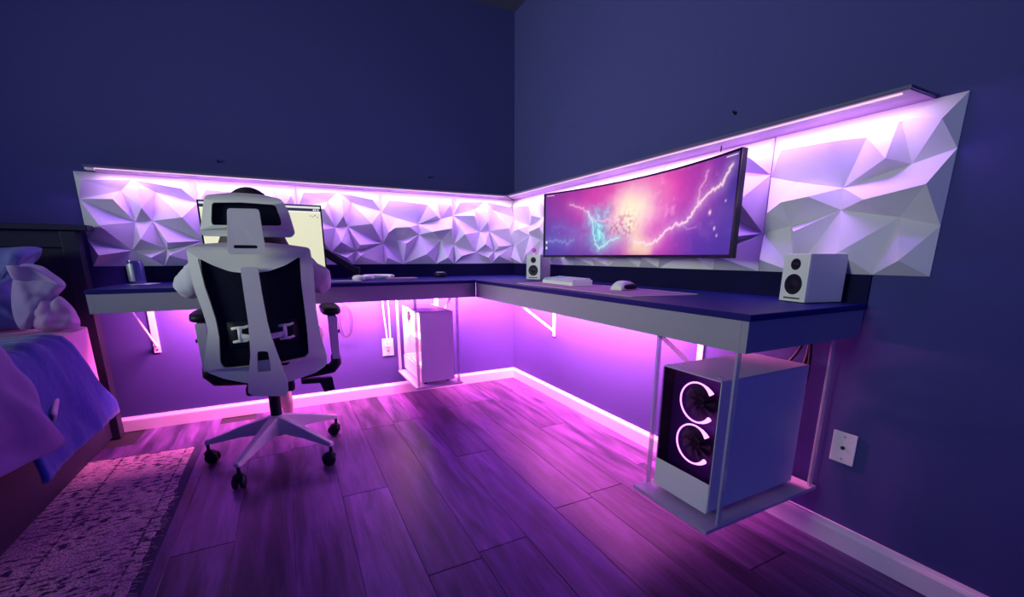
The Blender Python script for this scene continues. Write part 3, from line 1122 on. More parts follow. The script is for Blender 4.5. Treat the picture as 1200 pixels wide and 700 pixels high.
# right speaker: front edge from (-.142,-2.034) to (-.164,-2.119)
fe = (V((-.142, -2.034, 0)) + V((-.164, -2.119, 0))) / 2
nrm = V((-.085, .022, 0)).normalized()
c = fe - nrm * .067
speaker((c.x, c.y, DZ), math.atan2(-nrm.y, -nrm.x), 'white two-driver speaker standing at the near right end of the desk')
nl = V((-.842, -.539, 0))
fl = V((-.245, -.62, 0))
rt = V((-nl.y, nl.x, 0)) * -1
e = V((.539, -.842, 0))
c = fl + e * .045 - nl * .067
speaker((c.x, c.y, DZ), math.atan2(-nl.y, -nl.x), 'white two-driver speaker standing left of the wide curved monitor')
pt = thing('pink_trinket', (c.x - .02, c.y + .02, DZ + .1415), 'tiny pink round trinket standing on top of the far speaker', 'trinket')
build('stand', MB().lathe([(.010, 0.0003), (.010, .003), (.003, .005), (.003, .012)], pt.location, (0, 0, 1), 12), M['white_plastic'], pt)
build('disc', MB().lathe([(.012, -.003), (.0145, 0), (.012, .003)], pt.location + V((0, 0, .026)), (.4, .9, 0), 20), M['pink_toy'], pt, smooth=True)

# ------------------------------------------------------------------ mat, keyboard, mouse
mt = thing('desk_mat', (-.31, -1.34, DZ), 'long pink desk mat with pale edges under the keyboard and mouse', 'desk mat')
loop = round_loop([(-.475, -.93), (-.475, -1.745), (-.20, -1.790), (-.20, -.93)], .012)
build('pad', MB().prism([loop], ident, DZ + .0003, DZ + .0028), M['mat_pad'], mt)
inner = round_loop([(-.470, -.935), (-.470, -1.740), (-.205, -1.784), (-.205, -.935)], .010)
build('stitching', MB().prism([loop, inner], ident, DZ + .0029, DZ + .0036), M['mat_edge'], mt)
kb = thing('keyboard', (-.315, -1.13, DZ + .0038), 'small white keyboard with pastel keys on the pink mat', 'keyboard', rz=math.radians(-4))
KW, KD = .285, .105   # along local -y, depth along x
build('case', MB().prism([[(-KD / 2, .0002), (KD / 2, .0002), (KD / 2, .026), (-KD / 2, .017)]], lambda a, b_, t_: V((a, t_, b_)), -KW / 2, KW / 2), M['white_plastic'], kb, local=True, bevel=.002)
kmb, tmb = MB(), MB()
for r in range(5):
    for k in range(14):
        x = -KD / 2 + .014 + r * .0190
        y = KW / 2 - .014 - k * .0198
        z = .017 + .009 * (x + KD / 2) / KD
        m_ = tmb if (k < 5 and r > 1) or (r == 0 and k < 3) else kmb
        q = .0082
        vs = [(x - q, y - q, z), (x + q, y - q, z), (x + q, y + q, z), (x - q, y + q, z), (x - q * .75, y - q * .75, z + .008), (x + q * .75, y - q * .75, z + .008), (x + q * .75, y + q * .75, z + .008), (x - q * .75, y + q * .75, z + .008)]
        m_.add(vs, [(0, 3, 2, 1), (4, 5, 6, 7), (0, 1, 5, 4), (1, 2, 6, 5), (2, 3, 7, 6), (3, 0, 4, 7)])
o = build('keycaps', kmb, M['key_cap'], kb, local=True)
o['kind'] = 'stuff'
o = build('keycaps', tmb, M['key_teal'], kb, local=True)
o['kind'] = 'stuff'
o['label'] = 'teal keycaps'

ms = thing('computer_mouse', (-.30, -1.515, DZ + .003), 'white and black computer mouse on the pink mat', 'mouse', rz=math.radians(12))


def mouse_shell(top):
    def fn(s, t_):
        # length along local x (front = -x?), seen from the user side
        a = -1 + 2 * s
        b_ = -1 + 2 * t_
        w = .031 * (1 - .12 * a * a)
        L_ = .058
        h = .038 * (1 - abs(a) ** 2.6) ** .5 * (1 - abs(b_) ** 3.0) ** .5 * (.9 - .15 * a)
        return V((a * L_, b_ * w, .001 + max(h, 0)))
    return MB().grid(17, 13, fn)


build('shell', mouse_shell(1), M['white_plastic'], ms, local=True, smooth=True, solid=.0015)
b = MB()
b.ball((0.004, -.018, .012), .05, .0155, .0135, 16, 8, .8)
build('side_grip', b, M['black_plastic'], ms, local=True, smooth=True)
build('wheel', MB().lathe([(.007, -.0035), (.008, 0), (.007, .0035)], (.034, 0, .028), (0, 1, 0), 14), M['black_plastic'], ms, local=True)

# ------------------------------------------------------------------ small things on the left desk arm
can = thing('drink_can', (-2.125, -.14, DZ), 'blue and silver drink can on the desk end nearest the bed', 'can')
build('body', MB().lathe([(.025, .0003), (.0315, .006), (.033, .012), (.033, .096), (.028, .106), (.0275, .108)], can.location, (0, 0, 1), 24), M['can_print'], can, smooth=True)
b = MB()
for k in range(6):
    a0, a1 = math.radians(216 + k * 9), math.radians(216 + (k + 1) * 9)
    vs = [V((can.location.x + .0336 * math.cos(a), can.location.y + .0336 * math.sin(a), DZ + z)) for a in (a0, a1) for z in (.014, .095)]
    b.add(vs, [(0, 2, 3, 1)])
build('pale_stripe', b, M['can_light'], can, fix=False, solid=.0006)
build('lid', MB().lathe([(.028, .1082), (.028, .111), (.026, .111), (.025, .1088)], can.location, (0, 0, 1), 24), M['steel'], can)
o = build('paper_slip', MB().prism([[(-2.155, -.20), (-2.07, -.22), (-2.04, -.12), (-2.09, -.10)]], ident, DZ + .0004, DZ + .0016), M['paper'], origin=(-2.09, -.16, DZ))
set_props(o, 'small white paper slip lying in front of the drink can', 'paper')

gp = thing('headphones', (-1.085, -.30, DZ), 'silver and white headphones lying on the desk right of the monitor arm', 'headphones')
for (dx, dy) in ((-.045, .0), (.015, .055)):
    cc = V((-1.085 + dx, -.30 + dy, DZ + .0005))
    build('ear_cup', MB().lathe([(.030, 0), (.034, .006), (.034, .016), (.026, .026), (.012, .029)], cc, (0, 0, 1), 20), M['white_plastic'], gp, smooth=True)
pts = []
for k in range(15):
    a = math.radians(150 - 200 * k / 14)
    pts.append(V((-1.015 + .085 * math.cos(a) * 1.0, -.215 + .085 * math.sin(a) - .03, DZ + .020)))
build('headband', MB().tube(pts, .008, 8), M['white_plastic'], gp, smooth=True)
bk = thing('white_book', (-1.00, -.10, DZ), 'thin white book lying behind the headphones on the desk', 'book')
build('cover', MB().box(-1.055, -.925, -.13, -.05, DZ + .0005, DZ + .016), M['white_plastic'], bk, bevel=.002)
build('pages', MB().box(-1.052, -.928, -.1335, -.1305, DZ + .003, DZ + .0135), M['paper'], bk)
o = build('notebook', MB().prism([[(-.98, -.30), (-.80, -.31), (-.79, -.20), (-.95, -.18)]], ident, DZ + .0004, DZ + .008), M['notebook'], origin=(-.9, -.25, DZ))
set_props(o, 'flat pink notebook on the desk between the headphones and the black puck', 'notebook')
pk = thing('voice_puck', (-.60, -.12, DZ), 'small black round puck near the corner of the desk', 'puck')
build('body', MB().lathe([(.034, .0005), (.039, .005), (.039, .026), (.035, .031)], pk.location, (0, 0, 1), 24), M['black_plastic'], pk, smooth=True)
build('top_plate', MB().lathe([(.026, .0312), (.026, .0325)], pk.location, (0, 0, 1), 24), M['white_plastic'], pk)
o = build('drawing_tablet', MB().box(-1.36, -1.14, -.50, -.36, DZ + .0005, DZ + .008), M['can_light'], bevel=.002, origin=(-1.25, -.43, DZ))
set_props(o, 'slim silver tablet lying at the desk edge right of the seated person', 'tablet')

# ------------------------------------------------------------------ outlets, cables, hooks


def wall_plate(side, p, z, w, h, label):
    def W(a, out, zz):
        return V((p + a, -out, z + zz)) if side == 'y' else V((-out, p + a, z + zz))
    t = thing('outlet_plate', W(0, .003, 0), label, 'outlet', 'white outlet plates')

    def bx(a0, a1, o0, o1, z0, z1):
        q0, q1 = W(a0, o0, z0), W(a1, o1, z1)
        return MB().box(min(q0.x, q1.x), max(q0.x, q1.x), min(q0.y, q1.y), max(q0.y, q1.y), z + z0, z + z1)
    build('plate', bx(-w / 2, w / 2, .0008, .006, -h / 2, h / 2), M['plate'], t, bevel=.002)
    ax = W(0, 1, 0) - W(0, 0, 0)
    for zz in (-h * .36, h * .36):
        build('screw', MB().lathe([(.003, 0), (.0025, .0015)], W(0, .006, zz), ax, 8), M['steel'], t)
    return t, W, bx, ax


t, W, bx, ax = wall_plate('x', -2.214, .330, .066, .100, 'white cable wall plate beside the near computer on the right wall')
build('socket', MB().lathe([(.006, 0), (.006, .003), (.004, .003), (.004, .0035)], W(0, .006, 0), ax, 12), M['slot'], t)
t, W, bx, ax = wall_plate('y', -.938, .325, .072, .115, 'white power outlet with plugs left of the far computer')
build('plug', bx(-.018, .018, .006, .030, .005, .038), M['white_plastic'], t, bevel=.004)
build('slots', bx(-.006, .006, .006, .007, -.03, -.022), M['slot'], t)


def cable(name, pts, r, m_, label, group=None):
    o = build(name, MB().tube(smooth_loop(pts, 6, False), r, 7), m_, smooth=True, origin=pts[0])
    set_props(o, label, 'cable', group)
    return o


cable('power_cable', [(-.948, -.03, .355), (-.948, -.034, .42), (-.955, -.02, .55), (-.96, -.02, .70), (-.96, -.02, .755)], .005, M['cable_white'], 'white cable rising from the wall outlet to the desk, left strand of two')
cable('power_cable', [(-.926, -.03, .352), (-.925, -.03, .42), (-.922, -.02, .55), (-.925, -.02, .70), (-.925, -.02, .755)], .005, M['cable_white'], 'white cable rising from the wall outlet to the desk, right strand of two')
pts = []
for k in range(29):
    a = PI / 2 + 2 * PI * k / 14
    q = .042 - .012 * (k // 14)
    pts.append((-1.19 + q * math.cos(a), -.02 - .0008 * k, .515 + (.10 - .008 * (k // 14)) * math.sin(a)))
pts = [(-1.20, -.012, .755)] + pts
cable('cable_loop', pts, .0028, M['cable_black'], 'thin dark cable hanging in a loop right of the chair armrest')
cable('computer_cable', [(-.090, -2.06, .50), (-.055, -2.07, .52), (-.035, -2.085, .60), (-.06, -2.10, .70), (-.06, -2.10, .755)], .006, M['cable_black'], 'thick black cable behind the near computer, the one nearest the wall')
cable('computer_cable', [(-.090, -2.03, .56), (-.065, -2.05, .58), (-.085, -2.09, .64), (-.11, -2.11, .72), (-.11, -2.11, .755)], .0045, M['cable_black'], 'thinner black cable behind the near computer, further from the wall')
cable('computer_cable', [(-.090, -2.04, .30), (-.05, -2.05, .28), (-.032, -2.07, .36), (-.032, -2.09, .5), (-.05, -2.10, .62), (-.075, -2.09, .755)], .005, M['cable_black'], 'black cable drooping low behind the near computer')
for p, side, lab in (((-1.74, 0, 1.387), 'y', 'small dark hook on the left wall above the chair'), ((-.612, 0, 1.397), 'y', 'small dark hook on the left wall near the room corner'), ((0, -1.703, 1.407), 'x', 'small dark hook on the right wall above the curved monitor')):
    out = V((0, -1, 0)) if side == 'y' else V((-1, 0, 0))
    q = V(p)
    b = MB().tube([q + out * .001, q + out * .010, q + out * .014 + V((0, 0, .003)), q + out * .014 + V((0, 0, .008))], .003, 7)
    b.lathe([(.006, 0.0005), (.005, .003)], q, out, 10)
    o = build('wall_hook', b, M['black_plastic'], smooth=True, origin=q)
    set_props(o, lab, 'hook', 'small wall hooks')

# ------------------------------------------------------------------ office chair
CX, CY = -1.590, -.690
chair = thing('office_chair', (CX, CY, 0), 'white framed mesh office chair with headrest, seen from behind', 'chair')
hub = V((CX, CY, .150))
build('base_hub', MB().lathe([(.030, -.045), (.042, -.03), (.045, .02), (.036, .045), (.030, .05)], hub, (0, 0, 1), 20), M['chair_white'], chair, smooth=True)
for ang in (28, 97, 169, 240, 314):
    a = math.radians(ang)
    d = V((math.cos(a), math.sin(a), 0))
    s = V((-d.y, d.x, 0))
    R = .288
    vs = []
    for rr, zt, zb, w in ((.030, .196, .120, .026), (.16, .155, .110, .019), (R - .01, .112, .090, .014), (R + .012, .106, .088, .012)):
        for q in ((-1, 0), (1, 0), (1, 1), (-1, 1)):
            vs.append(V((CX, CY, 0)) + d * rr + s * (q[0] * w * (1 if q[1] == 0 else .75)) + V((0, 0, zt if q[1] else zb)))
    fs = [(0, 1, 2, 3)]
    for i in range(3):
        for k in range(4):
            fs.append((i * 4 + k, i * 4 + (k + 1) % 4, (i + 1) * 4 + (k + 1) % 4, (i + 1) * 4 + k))
    fs.append((15, 14, 13, 12))
    lg = build('leg', MB().add(vs, fs), M['chair_white'], chair, bevel=.004)
    cp = V((CX, CY, 0)) + d * (R + .002)
    ca = a + .9 + ang * .05
    cd = V((math.cos(ca), math.sin(ca), 0))
    cs = V((-cd.y, cd.x, 0))
    b = MB()
    for sd in (-1, 1):
        b.lathe([(.022, -.008), (.027, -.004), (.027, .004), (.022, .008)], cp + cd * .012 + cs * (sd * .014) + V((0, 0, .0275)), cs, 18)
    b.ball(cp + cd * .006 + V((0, 0, .044)), .026, .022, .020, 12, 8)
    b.lathe([(.007, 0), (.007, .032)], cp + V((0, 0, .058)), (0, 0, 1), 10)
    build('caster', b, M['black_plastic'], lg, smooth=True, origin=cp)
build('gas_lift', MB().lathe([(.024, .201), (.024, .30), (.017, .30), (.017, .37)], (CX, CY, 0), (0, 0, 1), 18), M['black_plastic'], chair)
build('mechanism', MB().box(CX - .09, CX + .09, CY - .19, CY + .14, .352, .392), M['black_plastic'], chair, bevel=.012)
b = MB().prism([round_loop([(-1.475, .366), (-1.345, .368), (-1.338, .305), (-1.385, .300), (-1.398, .345), (-1.475, .350)], .006)], lambda a, c_, t_: V((a, t_, c_)), -.77, -.735)
build('tilt_lever', b, M['black_plastic'], chair, bevel=.002)
# seat
b = MB().ball((CX, CY + .04, .440), .230, .225, .034, 28, 10, .55)
build('seat', b, M['chair_mesh'], chair, smooth=True)
b = MB().ball((CX, CY + .04, .410), .215, .205, .020, 28, 8, .6)
build('seat_pan', b, M['black_plastic'], chair, smooth=True)
# backrest
XC = -1.582


def back_y(x, z):
    return -.962 + .55 * (x - XC) ** 2 + .05 * max(0, .62 - z) ** 1 + .10 * max(0, z - .80)


def bmap(a, c_, t_):
    return V((a, back_y(a, c_) + t_, c_))


outer = [(-1.787, .940), (-1.730, .951), (-1.662, .956), (-1.602, .958), (-1.542, .957), (-1.460, .950), (-1.393, .940), (-1.388, .870), (-1.390, .80), (-1.393, .710), (-1.387, .600), (-1.369, .50), (-1.376, .466), (-1.418, .442),
         (-1.515, .420), (-1.590, .420), (-1.661, .432), (-1.735, .458), (-1.785, .488), (-1.790, .52), (-1.777, .570), (-1.758, .647), (-1.768, .729), (-1.780, .790), (-1.786, .865)]
innr = [(-1.757, .903), (-1.748, .80), (-1.738, .740), (-1.730, .68), (-1.728, .617), (-1.738, .52), (-1.730, .499), (-1.700, .497), (-1.625, .499), (-1.537, .501), (-1.450, .512), (-1.437, .525), (-1.434, .60), (-1.434, .678), (-1.436, .812),
        (-1.431, .907), (-1.483, .875), (-1.542, .853), (-1.604, .845), (-1.665, .854), (-1.714, .876)]


def densify(pts, step=.03):
    out = []
    for i in range(len(pts)):
        a, b_ = V(pts[i]), V(pts[(i + 1) % len(pts)])
        n = max(1, int((b_ - a).length / step))
        for k in range(n):
            q = a + (b_ - a) * (k / n)
            out.append((q.x, q.y))
    return out


lo_ = round_loop(outer, .012, 3)
li_ = round_loop(innr, .010, 3)
build('back_frame', MB().prism([lo_, li_], bmap, -.017, .017), M['chair_white'], chair, bevel=.006, seg=3)


def back_panel(z0, z1, x0f, x1f, t_, nx=9, nz=9):
    return MB().grid(nx, nz, lambda s, q: bmap(x0f(z0 + (z1 - z0) * q) + (x1f(z0 + (z1 - z0) * q) - x0f(z0 + (z1 - z0) * q)) * s, z0 + (z1 - z0) * q, t_))


build('back_mesh', back_panel(.485, .925, lambda z: -1.752, lambda z: -1.421, .006, 12, 10), M['chair_mesh'], chair, fix=False, solid=.004, smooth=True)
# spine


def spmap(a, c_, t_):
    return V((a, -.992 + .06 * max(0, .55 - c_) + t_, c_))


sp = [(-1.628, .870), (-1.574, .870), (-1.572, .786), (-1.566, .667), (-1.558, .604), (-1.539, .507), (-1.523, .430), (-1.524, .392), (-1.535, .372), (-1.640, .388), (-1.660, .402), (-1.650, .47), (-1.634, .551), (-1.627, .671), (-1.628, .787)]
ho = round_loop([(-1.611, .562), (-1.576, .559), (-1.574, .478), (-1.620, .481)], .010, 3)
build('spine', MB().prism([round_loop(sp, .010, 3), ho], spmap, -.020, .012), M['chair_white'], chair, bevel=.007, seg=3)
build('spine_insert', MB().box(-1.618, -1.574, -.984, -.980, .482, .520), M['speaker_side'], chair)
build('spine_root', MB().bar((-1.59, -.965, .402), (CX, -.84, .378), .075, .03), M['black_plastic'], chair, bevel=.006)
# lumbar bars
for sd, xs in ((-1, (-1.684, -1.630, -1.660, -1.625)), (1, (-1.530, -1.482, -1.511, -1.562))):
    b = MB()
    yl = -.983
    for z in (.650, .600):
        b.tube([(xs[0], yl + .012, z - .004), (xs[0] + (xs[1] - xs[0]) * .3, yl, z), (xs[0] + (xs[1] - xs[0]) * .7, yl, z), (xs[1], yl + .012, z + .004)], .0055, 8)
    b.tube([(xs[2], yl, .650), (xs[2], yl, .600)], .007, 8)
    b.bar((xs[2], yl, .618), (xs[3], yl, .610), .010, .020, (0, 0, 1))
    build('lumbar_bracket', b, M['white_plastic'], chair, smooth=True)
build('lumbar_pad', MB().grid(9, 4, lambda s, q: bmap(-1.70 + .235 * s, .575 + .095 * q, -.001)), M['black_plastic'], chair, fix=False, solid=.004, smooth=True)
# headrest


def hmap(a, c_, t_):
    return V((a, -.975 + .9 * (a - XC) ** 2 + t_, c_))


ho_ = round_loop([(-1.706, 1.112), (-1.617, 1.124), (-1.539, 1.123), (-1.472, 1.112), (-1.452, 1.065), (-1.439, .992), (-1.452, .977), (-1.595, .976), (-1.730, .977), (-1.736, .99)], .014, 3)
hi_ = round_loop([(-1.688, 1.088), (-1.60, 1.092), (-1.494, 1.090), (-1.482, 1.040), (-1.482, 1.018), (-1.60, 1.014), (-1.697, 1.014), (-1.697, 1.03)], .010, 3)
build('headrest_frame', MB().prism([ho_, hi_], hmap, -.014, .014), M['chair_white'], chair, bevel=.005, seg=3)
build('headrest_mesh', MB().grid(9, 4, lambda s, q: hmap(-1.705 + .235 * s, 1.004 + .096 * q, .006)), M['chair_mesh'], chair, fix=False, solid=.004, smooth=True)
pl = round_loop([(-1.642, 1.068), (-1.547, 1.070), (-1.542, .924), (-1.556, .915), (-1.652, .914), (-1.660, .924)], .010, 3)
sl = round_loop([(-1.638, .946), (-1.567, .946), (-1.566, .935), (-1.639, .935)], .004, 2)
hp = build('headrest_bracket', MB().prism([pl, sl], lambda a, c_, t_: V((a, -1.004 + t_ - .10 * max(0, c_ - 1.0), c_)), -.009, .010), M['chair_white'], chair, bevel=.005, seg=3)
build('slot_back', MB().box(-1.642, -1.563, -.9935, -.990, .932, .949), M['slot'], hp)
# armrests
for sd, xp in ((-1, -1.802), (1, -1.324)):
    t_ = sd
    b = MB()
    b.prism([round_loop([(xp - .015, .46), (xp + .015, .46), (xp + .018, .652), (xp - .018, .652)], .004, 2)], lambda a, c_, q: V((a, q, c_)), -.815, -.770)
    build('arm_post', b, M['speaker_side'], chair, bevel=.004)
    b = MB().ball((xp, -.70, .672), .042, .125, .021, 20, 8, .6)
    build('arm_pad', b, M['black_plastic'], chair, smooth=True)
    b = MB().tube([(xp, -.793, .475), (xp, -.793, .440), (xp - sd * .02, -.793, .415), (xp - sd * .07, -.78, .405), (xp - sd * .15, -.76, .392)], [.021, .024, .024, .022, .02], 10)
    build('arm_bracket', b, M['black_plastic'], chair, smooth=True)
    build('height_button', MB().box(xp + sd * .019, xp + sd * .026, -.80, -.785, .575, .588), M['black_plastic'], chair)

# ------------------------------------------------------------------ the seated person
person = thing('person', (-1.585, -.74, 0), 'person with dark hair and light shirt sitting in the office chair, seen from behind', 'person')


def skin_fig(name, chains, material, parent, sub=2, disp=0.0, root=0):
    """chains: list of lists of (key, (x,y,z), r); equal keys are one joint"""
    idx, vs, rs, es = {}, [], [], []
    for ch in chains:
        prev = None
        for k, p, r in ch:
            if k not in idx:
                idx[k] = len(vs)
                vs.append(p)
                rs.append(r)
            if prev is not None:
                es.append((prev, idx[k]))
            prev = idx[k]
    pm = WM[parent]
    inv = pm.inverted()
    me = bpy.data.meshes.new(name)
    me.from_pydata([tuple(inv @ V(p)) for p in vs], es, [])
    me.materials.append(material)
    o = bpy.data.objects.new(name, me)
    COL.objects.link(o)
    o.parent = parent
    WM[o] = pm
    sk = o.modifiers.new('skin', 'SKIN')
    sk.use_smooth_shade = True
    me.skin_vertices[0].data[root].use_root = True
    for i, r in enumerate(rs):
        me.skin_vertices[0].data[i].radius = (r, r) if not isinstance(r, tuple) else r
    sb = o.modifiers.new('sub', 'SUBSURF')
    sb.levels = sb.render_levels = sub
    if disp:
        tx = bpy.data.textures.new(name, 'CLOUDS')
        tx.noise_scale = .055
        dm = o.modifiers.new('folds', 'DISPLACE')
        dm.texture = tx
        dm.strength = disp
    return o


PX = -1.585


def hand(side, w, key):
    """fingers forward (+y) on the desk from the wrist point w"""
    w = V(w)
    chains = []
    pal = w + V((0, .045, -.004))
    chains.append([(key, tuple(w), .020), (key + 'p', tuple(pal), .021)])
    for k, (dx, l_) in enumerate(((-.026, .055), (-.009, .065), (.008, .062), (.024, .048))):
        a = pal + V((dx, .028, 0))
        b_ = a + V((dx * .2, l_ * .5, .004))
        c_ = b_ + V((dx * .1, l_ * .45, -.010))
        chains.append([(key + 'p', tuple(pal), .021), (key + 'f%d' % k, tuple(a), .0095), (key + 'g%d' % k, tuple(b_), .0085), (key + 'h%d' % k, tuple(c_), .0075)])
    th = pal + V((side * -.034, -.004, -.002))
    chains.append([(key + 'p', tuple(pal), .021), (key + 't1', tuple(th), .010), (key + 't2', tuple(th + V((side * -.018, .030, -.004))), .0085)])
    return chains


sh_l, sh_r = (PX - .155, -.80, .875), (PX + .155, -.80, .875)
el_l, el_r = (-1.835, -.765, .785), (-1.345, -.765, .790)
wr_l, wr_r = (-1.73, -.46, .808), (-1.44, -.46, .808)
torso = [('pel', (PX, -.755, .515), .105), ('wai', (PX, -.795, .62), .095), ('che', (PX, -.805, .75), .105), ('upc', (PX, -.80, .85), .090), ('nec', (PX, -.79, .925), .048),
         ('nk2', (PX, -.780, .965), .044), ('jaw', (PX, -.768, 1.005), .060), ('hd1', (PX, -.775, 1.055), .078), ('hd2', (PX, -.785, 1.095), .062), ('crn', (PX, -.79, 1.12), .030)]
chains = [torso,
          [('upc', (PX, -.80, .85), .09), ('sl', sh_l, .052), ('el', el_l, .040), ('fl', (-1.785, -.60, .80), .034), ('wl', wr_l, .022)],
          [('upc', (PX, -.80, .85), .09), ('sr', sh_r, .052), ('er', el_r, .040), ('fr', (-1.39, -.60, .80), .034), ('wr', wr_r, .022)],
          [('pel', (PX, -.755, .515), .1), ('hl', (PX - .085, -.70, .535), .080), ('kl', (PX - .02, -.375, .535), .054), ('cl', (PX + .015, -.385, .37), .047), ('al', (PX + .032, -.425, .215), .032), ('hel', (PX + .036, -.445, .175), .031), ('tl', (PX + .036, -.37, .11), .026), ('t2l', (PX + .036, -.31, .06), .020)],
          [('pel', (PX, -.755, .515), .1), ('hr', (PX + .085, -.70, .535), .080), ('kr', (PX + .205, -.565, .540), .052), ('cr', (PX + .13, -.50, .525), .045), ('ar', (PX + .055, -.485, .515), .030), ('tr', (PX - .005, -.50, .510), .027), ('t2r', (PX - .05, -.52, .505), .019)]]
chains += hand(-1, wr_l, 'wl') + hand(1, wr_r, 'wr')
skin_fig('body', chains, M['skin'], person)
# face (turned to the desk)
b = MB()
b.tube([(PX, -.705, 1.062), (PX, -.692, 1.045), (PX, -.684, 1.030), (PX, -.694, 1.024)], [.006, .009, .012, .007], 8)
build('nose', b, M['skin'], person, smooth=True)
for sd in (-1, 1):
    build('eye', MB().ball((PX + sd * .028, -.706, 1.060), .012, .008, .007, 12, 8), M['eye'], person, smooth=True)
    build('ear', MB().ball((PX + sd * .078, -.775, 1.045), .010, .018, .028, 12, 8), M['skin'], person, smooth=True)
build('mouth', MB().ball((PX, -.703, 1.000), .022, .008, .006, 12, 6), M['lips'], person, smooth=True)
# hair: cap and back falling onto the shoulders


def hair_fn(s, q):
    a = math.radians(-130 + 260 * s) - PI / 2    # around the back of the head
    if q < .5:
        ph = (1 - q / .5) * PI / 2
        rx, ry, zc, rz = .088, .098, 1.050, .114
        r = math.cos(ph)
        x, y, z = rx * r * math.cos(a), ry * r * math.sin(a), zc + rz * math.sin(ph)
    else:
        f = (q - .5) / .5
        r = 1 + .30 * f * f
        x, y, z = .088 * r * math.cos(a) * (1 + .28 * f), .098 * math.sin(a) * (1 - .05 * f), 1.050 - .150 * f
    w = .004 * math.sin(a * 23) * q
    return V((PX + x + w, -.782 + y + w, z))


build('hair', MB().grid(40, 22, hair_fn), M['hair'], person, fix=False, smooth=True, solid=.012)
sh_ch = [[('p', (PX, -.755, .50), .118), ('w', (PX, -.79, .62), .108), ('c', (PX, -.805, .75), .116), ('u', (PX, -.80, .85), .098), ('n', (PX, -.79, .905), .060)],
         [('u', (PX, -.80, .85), .098), ('sl', sh_l, .064), ('ul', (-1.80, -.785, .825), .056), ('el', el_l, .056), ('fl', (-1.79, -.61, .815), .046), ('wl', (-1.745, -.50, .815), .030)],
         [('u', (PX, -.80, .85), .098), ('sr', sh_r, .064), ('ur', (-1.38, -.785, .825), .056), ('er', el_r, .056), ('fr', (-1.385, -.61, .815), .046), ('wr', (-1.43, -.50, .815), .030)]]
skin_fig('shirt', sh_ch, M['shirt'], person, 3, .034)
tr_ch = [[('p', (PX, -.75, .525), .112), ('hl', (PX - .085, -.69, .540), .088), ('ml', (PX - .055, -.52, .542), .074)],
         [('p', (PX, -.75, .525), .112), ('hr', (PX + .085, -.69, .540), .088), ('mr', (PX + .140, -.635, .545), .076)]]
skin_fig('shorts', tr_ch, M['trousers'], person, 2, .008)

# ------------------------------------------------------------------ bed
bed = thing('bed', (-2.6, -1.0, 0), 'dark wooden bed with pink sheet at the left, headboard against the wall', 'bed')
b = MB()
build('headboard_post', MB().box(-2.378, -2.318, -.112, -.050, 0.0005, 1.020), M['bed_wood'], bed, bevel=.004)
build('headboard_post', MB().box(-3.92, -3.86, -.112, -.050, 0.0005, 1.020), M['bed_wood'], bed, bevel=.004)
build('headboard_cap', MB().box(-3.95, -2.272, -.128, -.044, 1.0205, 1.046), M['bed_wood'], bed, bevel=.004)
build('top_rail', MB().box(-3.859, -2.379, -.100, -.060, .945, 1.020), M['bed_wood'], bed, bevel=.003)
build('headboard_panel', MB().box(-3.859, -2.379, -.085, -.070, .46, .9445), M['bed_wood'], bed)
build('lower_rail', MB().box(-3.859, -2.379, -.100, -.060, .30, .459), M['bed_wood'], bed, bevel=.003)
build('side_rail', MB().box(-2.395, -2.350, -2.25, -.1125, .012, .335), M['bed_wood'], bed, bevel=.003)  # rail deepened down to the floor to block LED light under the bed
build('slat_base', MB().box(-3.85, -2.40, -2.25, -.13, .27, .335), M['bed_wood'], bed)
b = MB().prism([round_loop([(-3.84, -.185), (-2.308, -.185), (-2.308, -2.2), (-3.84, -2.2)], .09, 8)], ident, .338, .592)
build('mattress', b, M['sheet_pink'], bed, bevel=.075, seg=6)


def drape(yr_top, yr_bot, yl, z_top, z_bot, bulge, amp, seed, x_in=-2.85, left_slope=0.0):
    """sheet lying on the mattress and hanging over its right side; s along the bed, q across"""
    def fn(s, q):
        f = max(0, (q - .42) / .58)
        yr = yr_top + (yr_bot - yr_top) * min(1, f * 1.15)
        y = yr + (yl + left_slope * f - yr) * s
        if q < .42:
            x = x_in + (-2.345 - x_in) * (q / .42)
            z = z_top + .01 * math.sin(q * 9 + seed)
        else:
            a = min(1, f / .22) * PI / 2
            x = -2.345 + bulge * math.sin(a) + .02 * f
            z = z_top - .05 * (1 - math.cos(a)) - (z_top - .05 - z_bot) * max(0, (f - .12) / .88)
        w = amp * (noise.noise(V((s * 5 + seed, q * 3.5, seed))) + .7 * noise.noise(V((s * 13 + seed, q * 5, seed + 4))) + .4 * math.sin(s * 11 + q * 2 + seed) * (f + .15))
        return V((x + w * f, y, z + w * (1 - f)))
    return fn


th = build('blue_throw', MB().grid(30, 36, drape(-.62, -.33, -1.06, .618, .205, .080, .016, 2.0)), M['throw_blue'], fix=False, smooth=True, solid=.014, origin=(-2.4, -.7, .6))
set_props(th, 'deep blue throw blanket hanging over the side of the bed', 'blanket')
cf = thing('comforter', (-2.45, -1.4, .62), 'purple comforter bunched over the near side of the bed', 'comforter')
build('cover', MB().grid(56, 48, drape(-1.06, -.97, -2.1, .69, .31, .085, .060, 5.0)), M['comforter'], cf, fix=False, smooth=True, solid=.035)
b = MB().grid(8, 8, lambda s, q: V((-2.262 + .02 * s + .006 * math.sin(q * 5), -.80 - .10 * s + .01 * q, .425 - .05 * q - .035 * s)))
build('folded_corner', b, M['tag_cloth'], cf, fix=False, smooth=True, solid=.008)


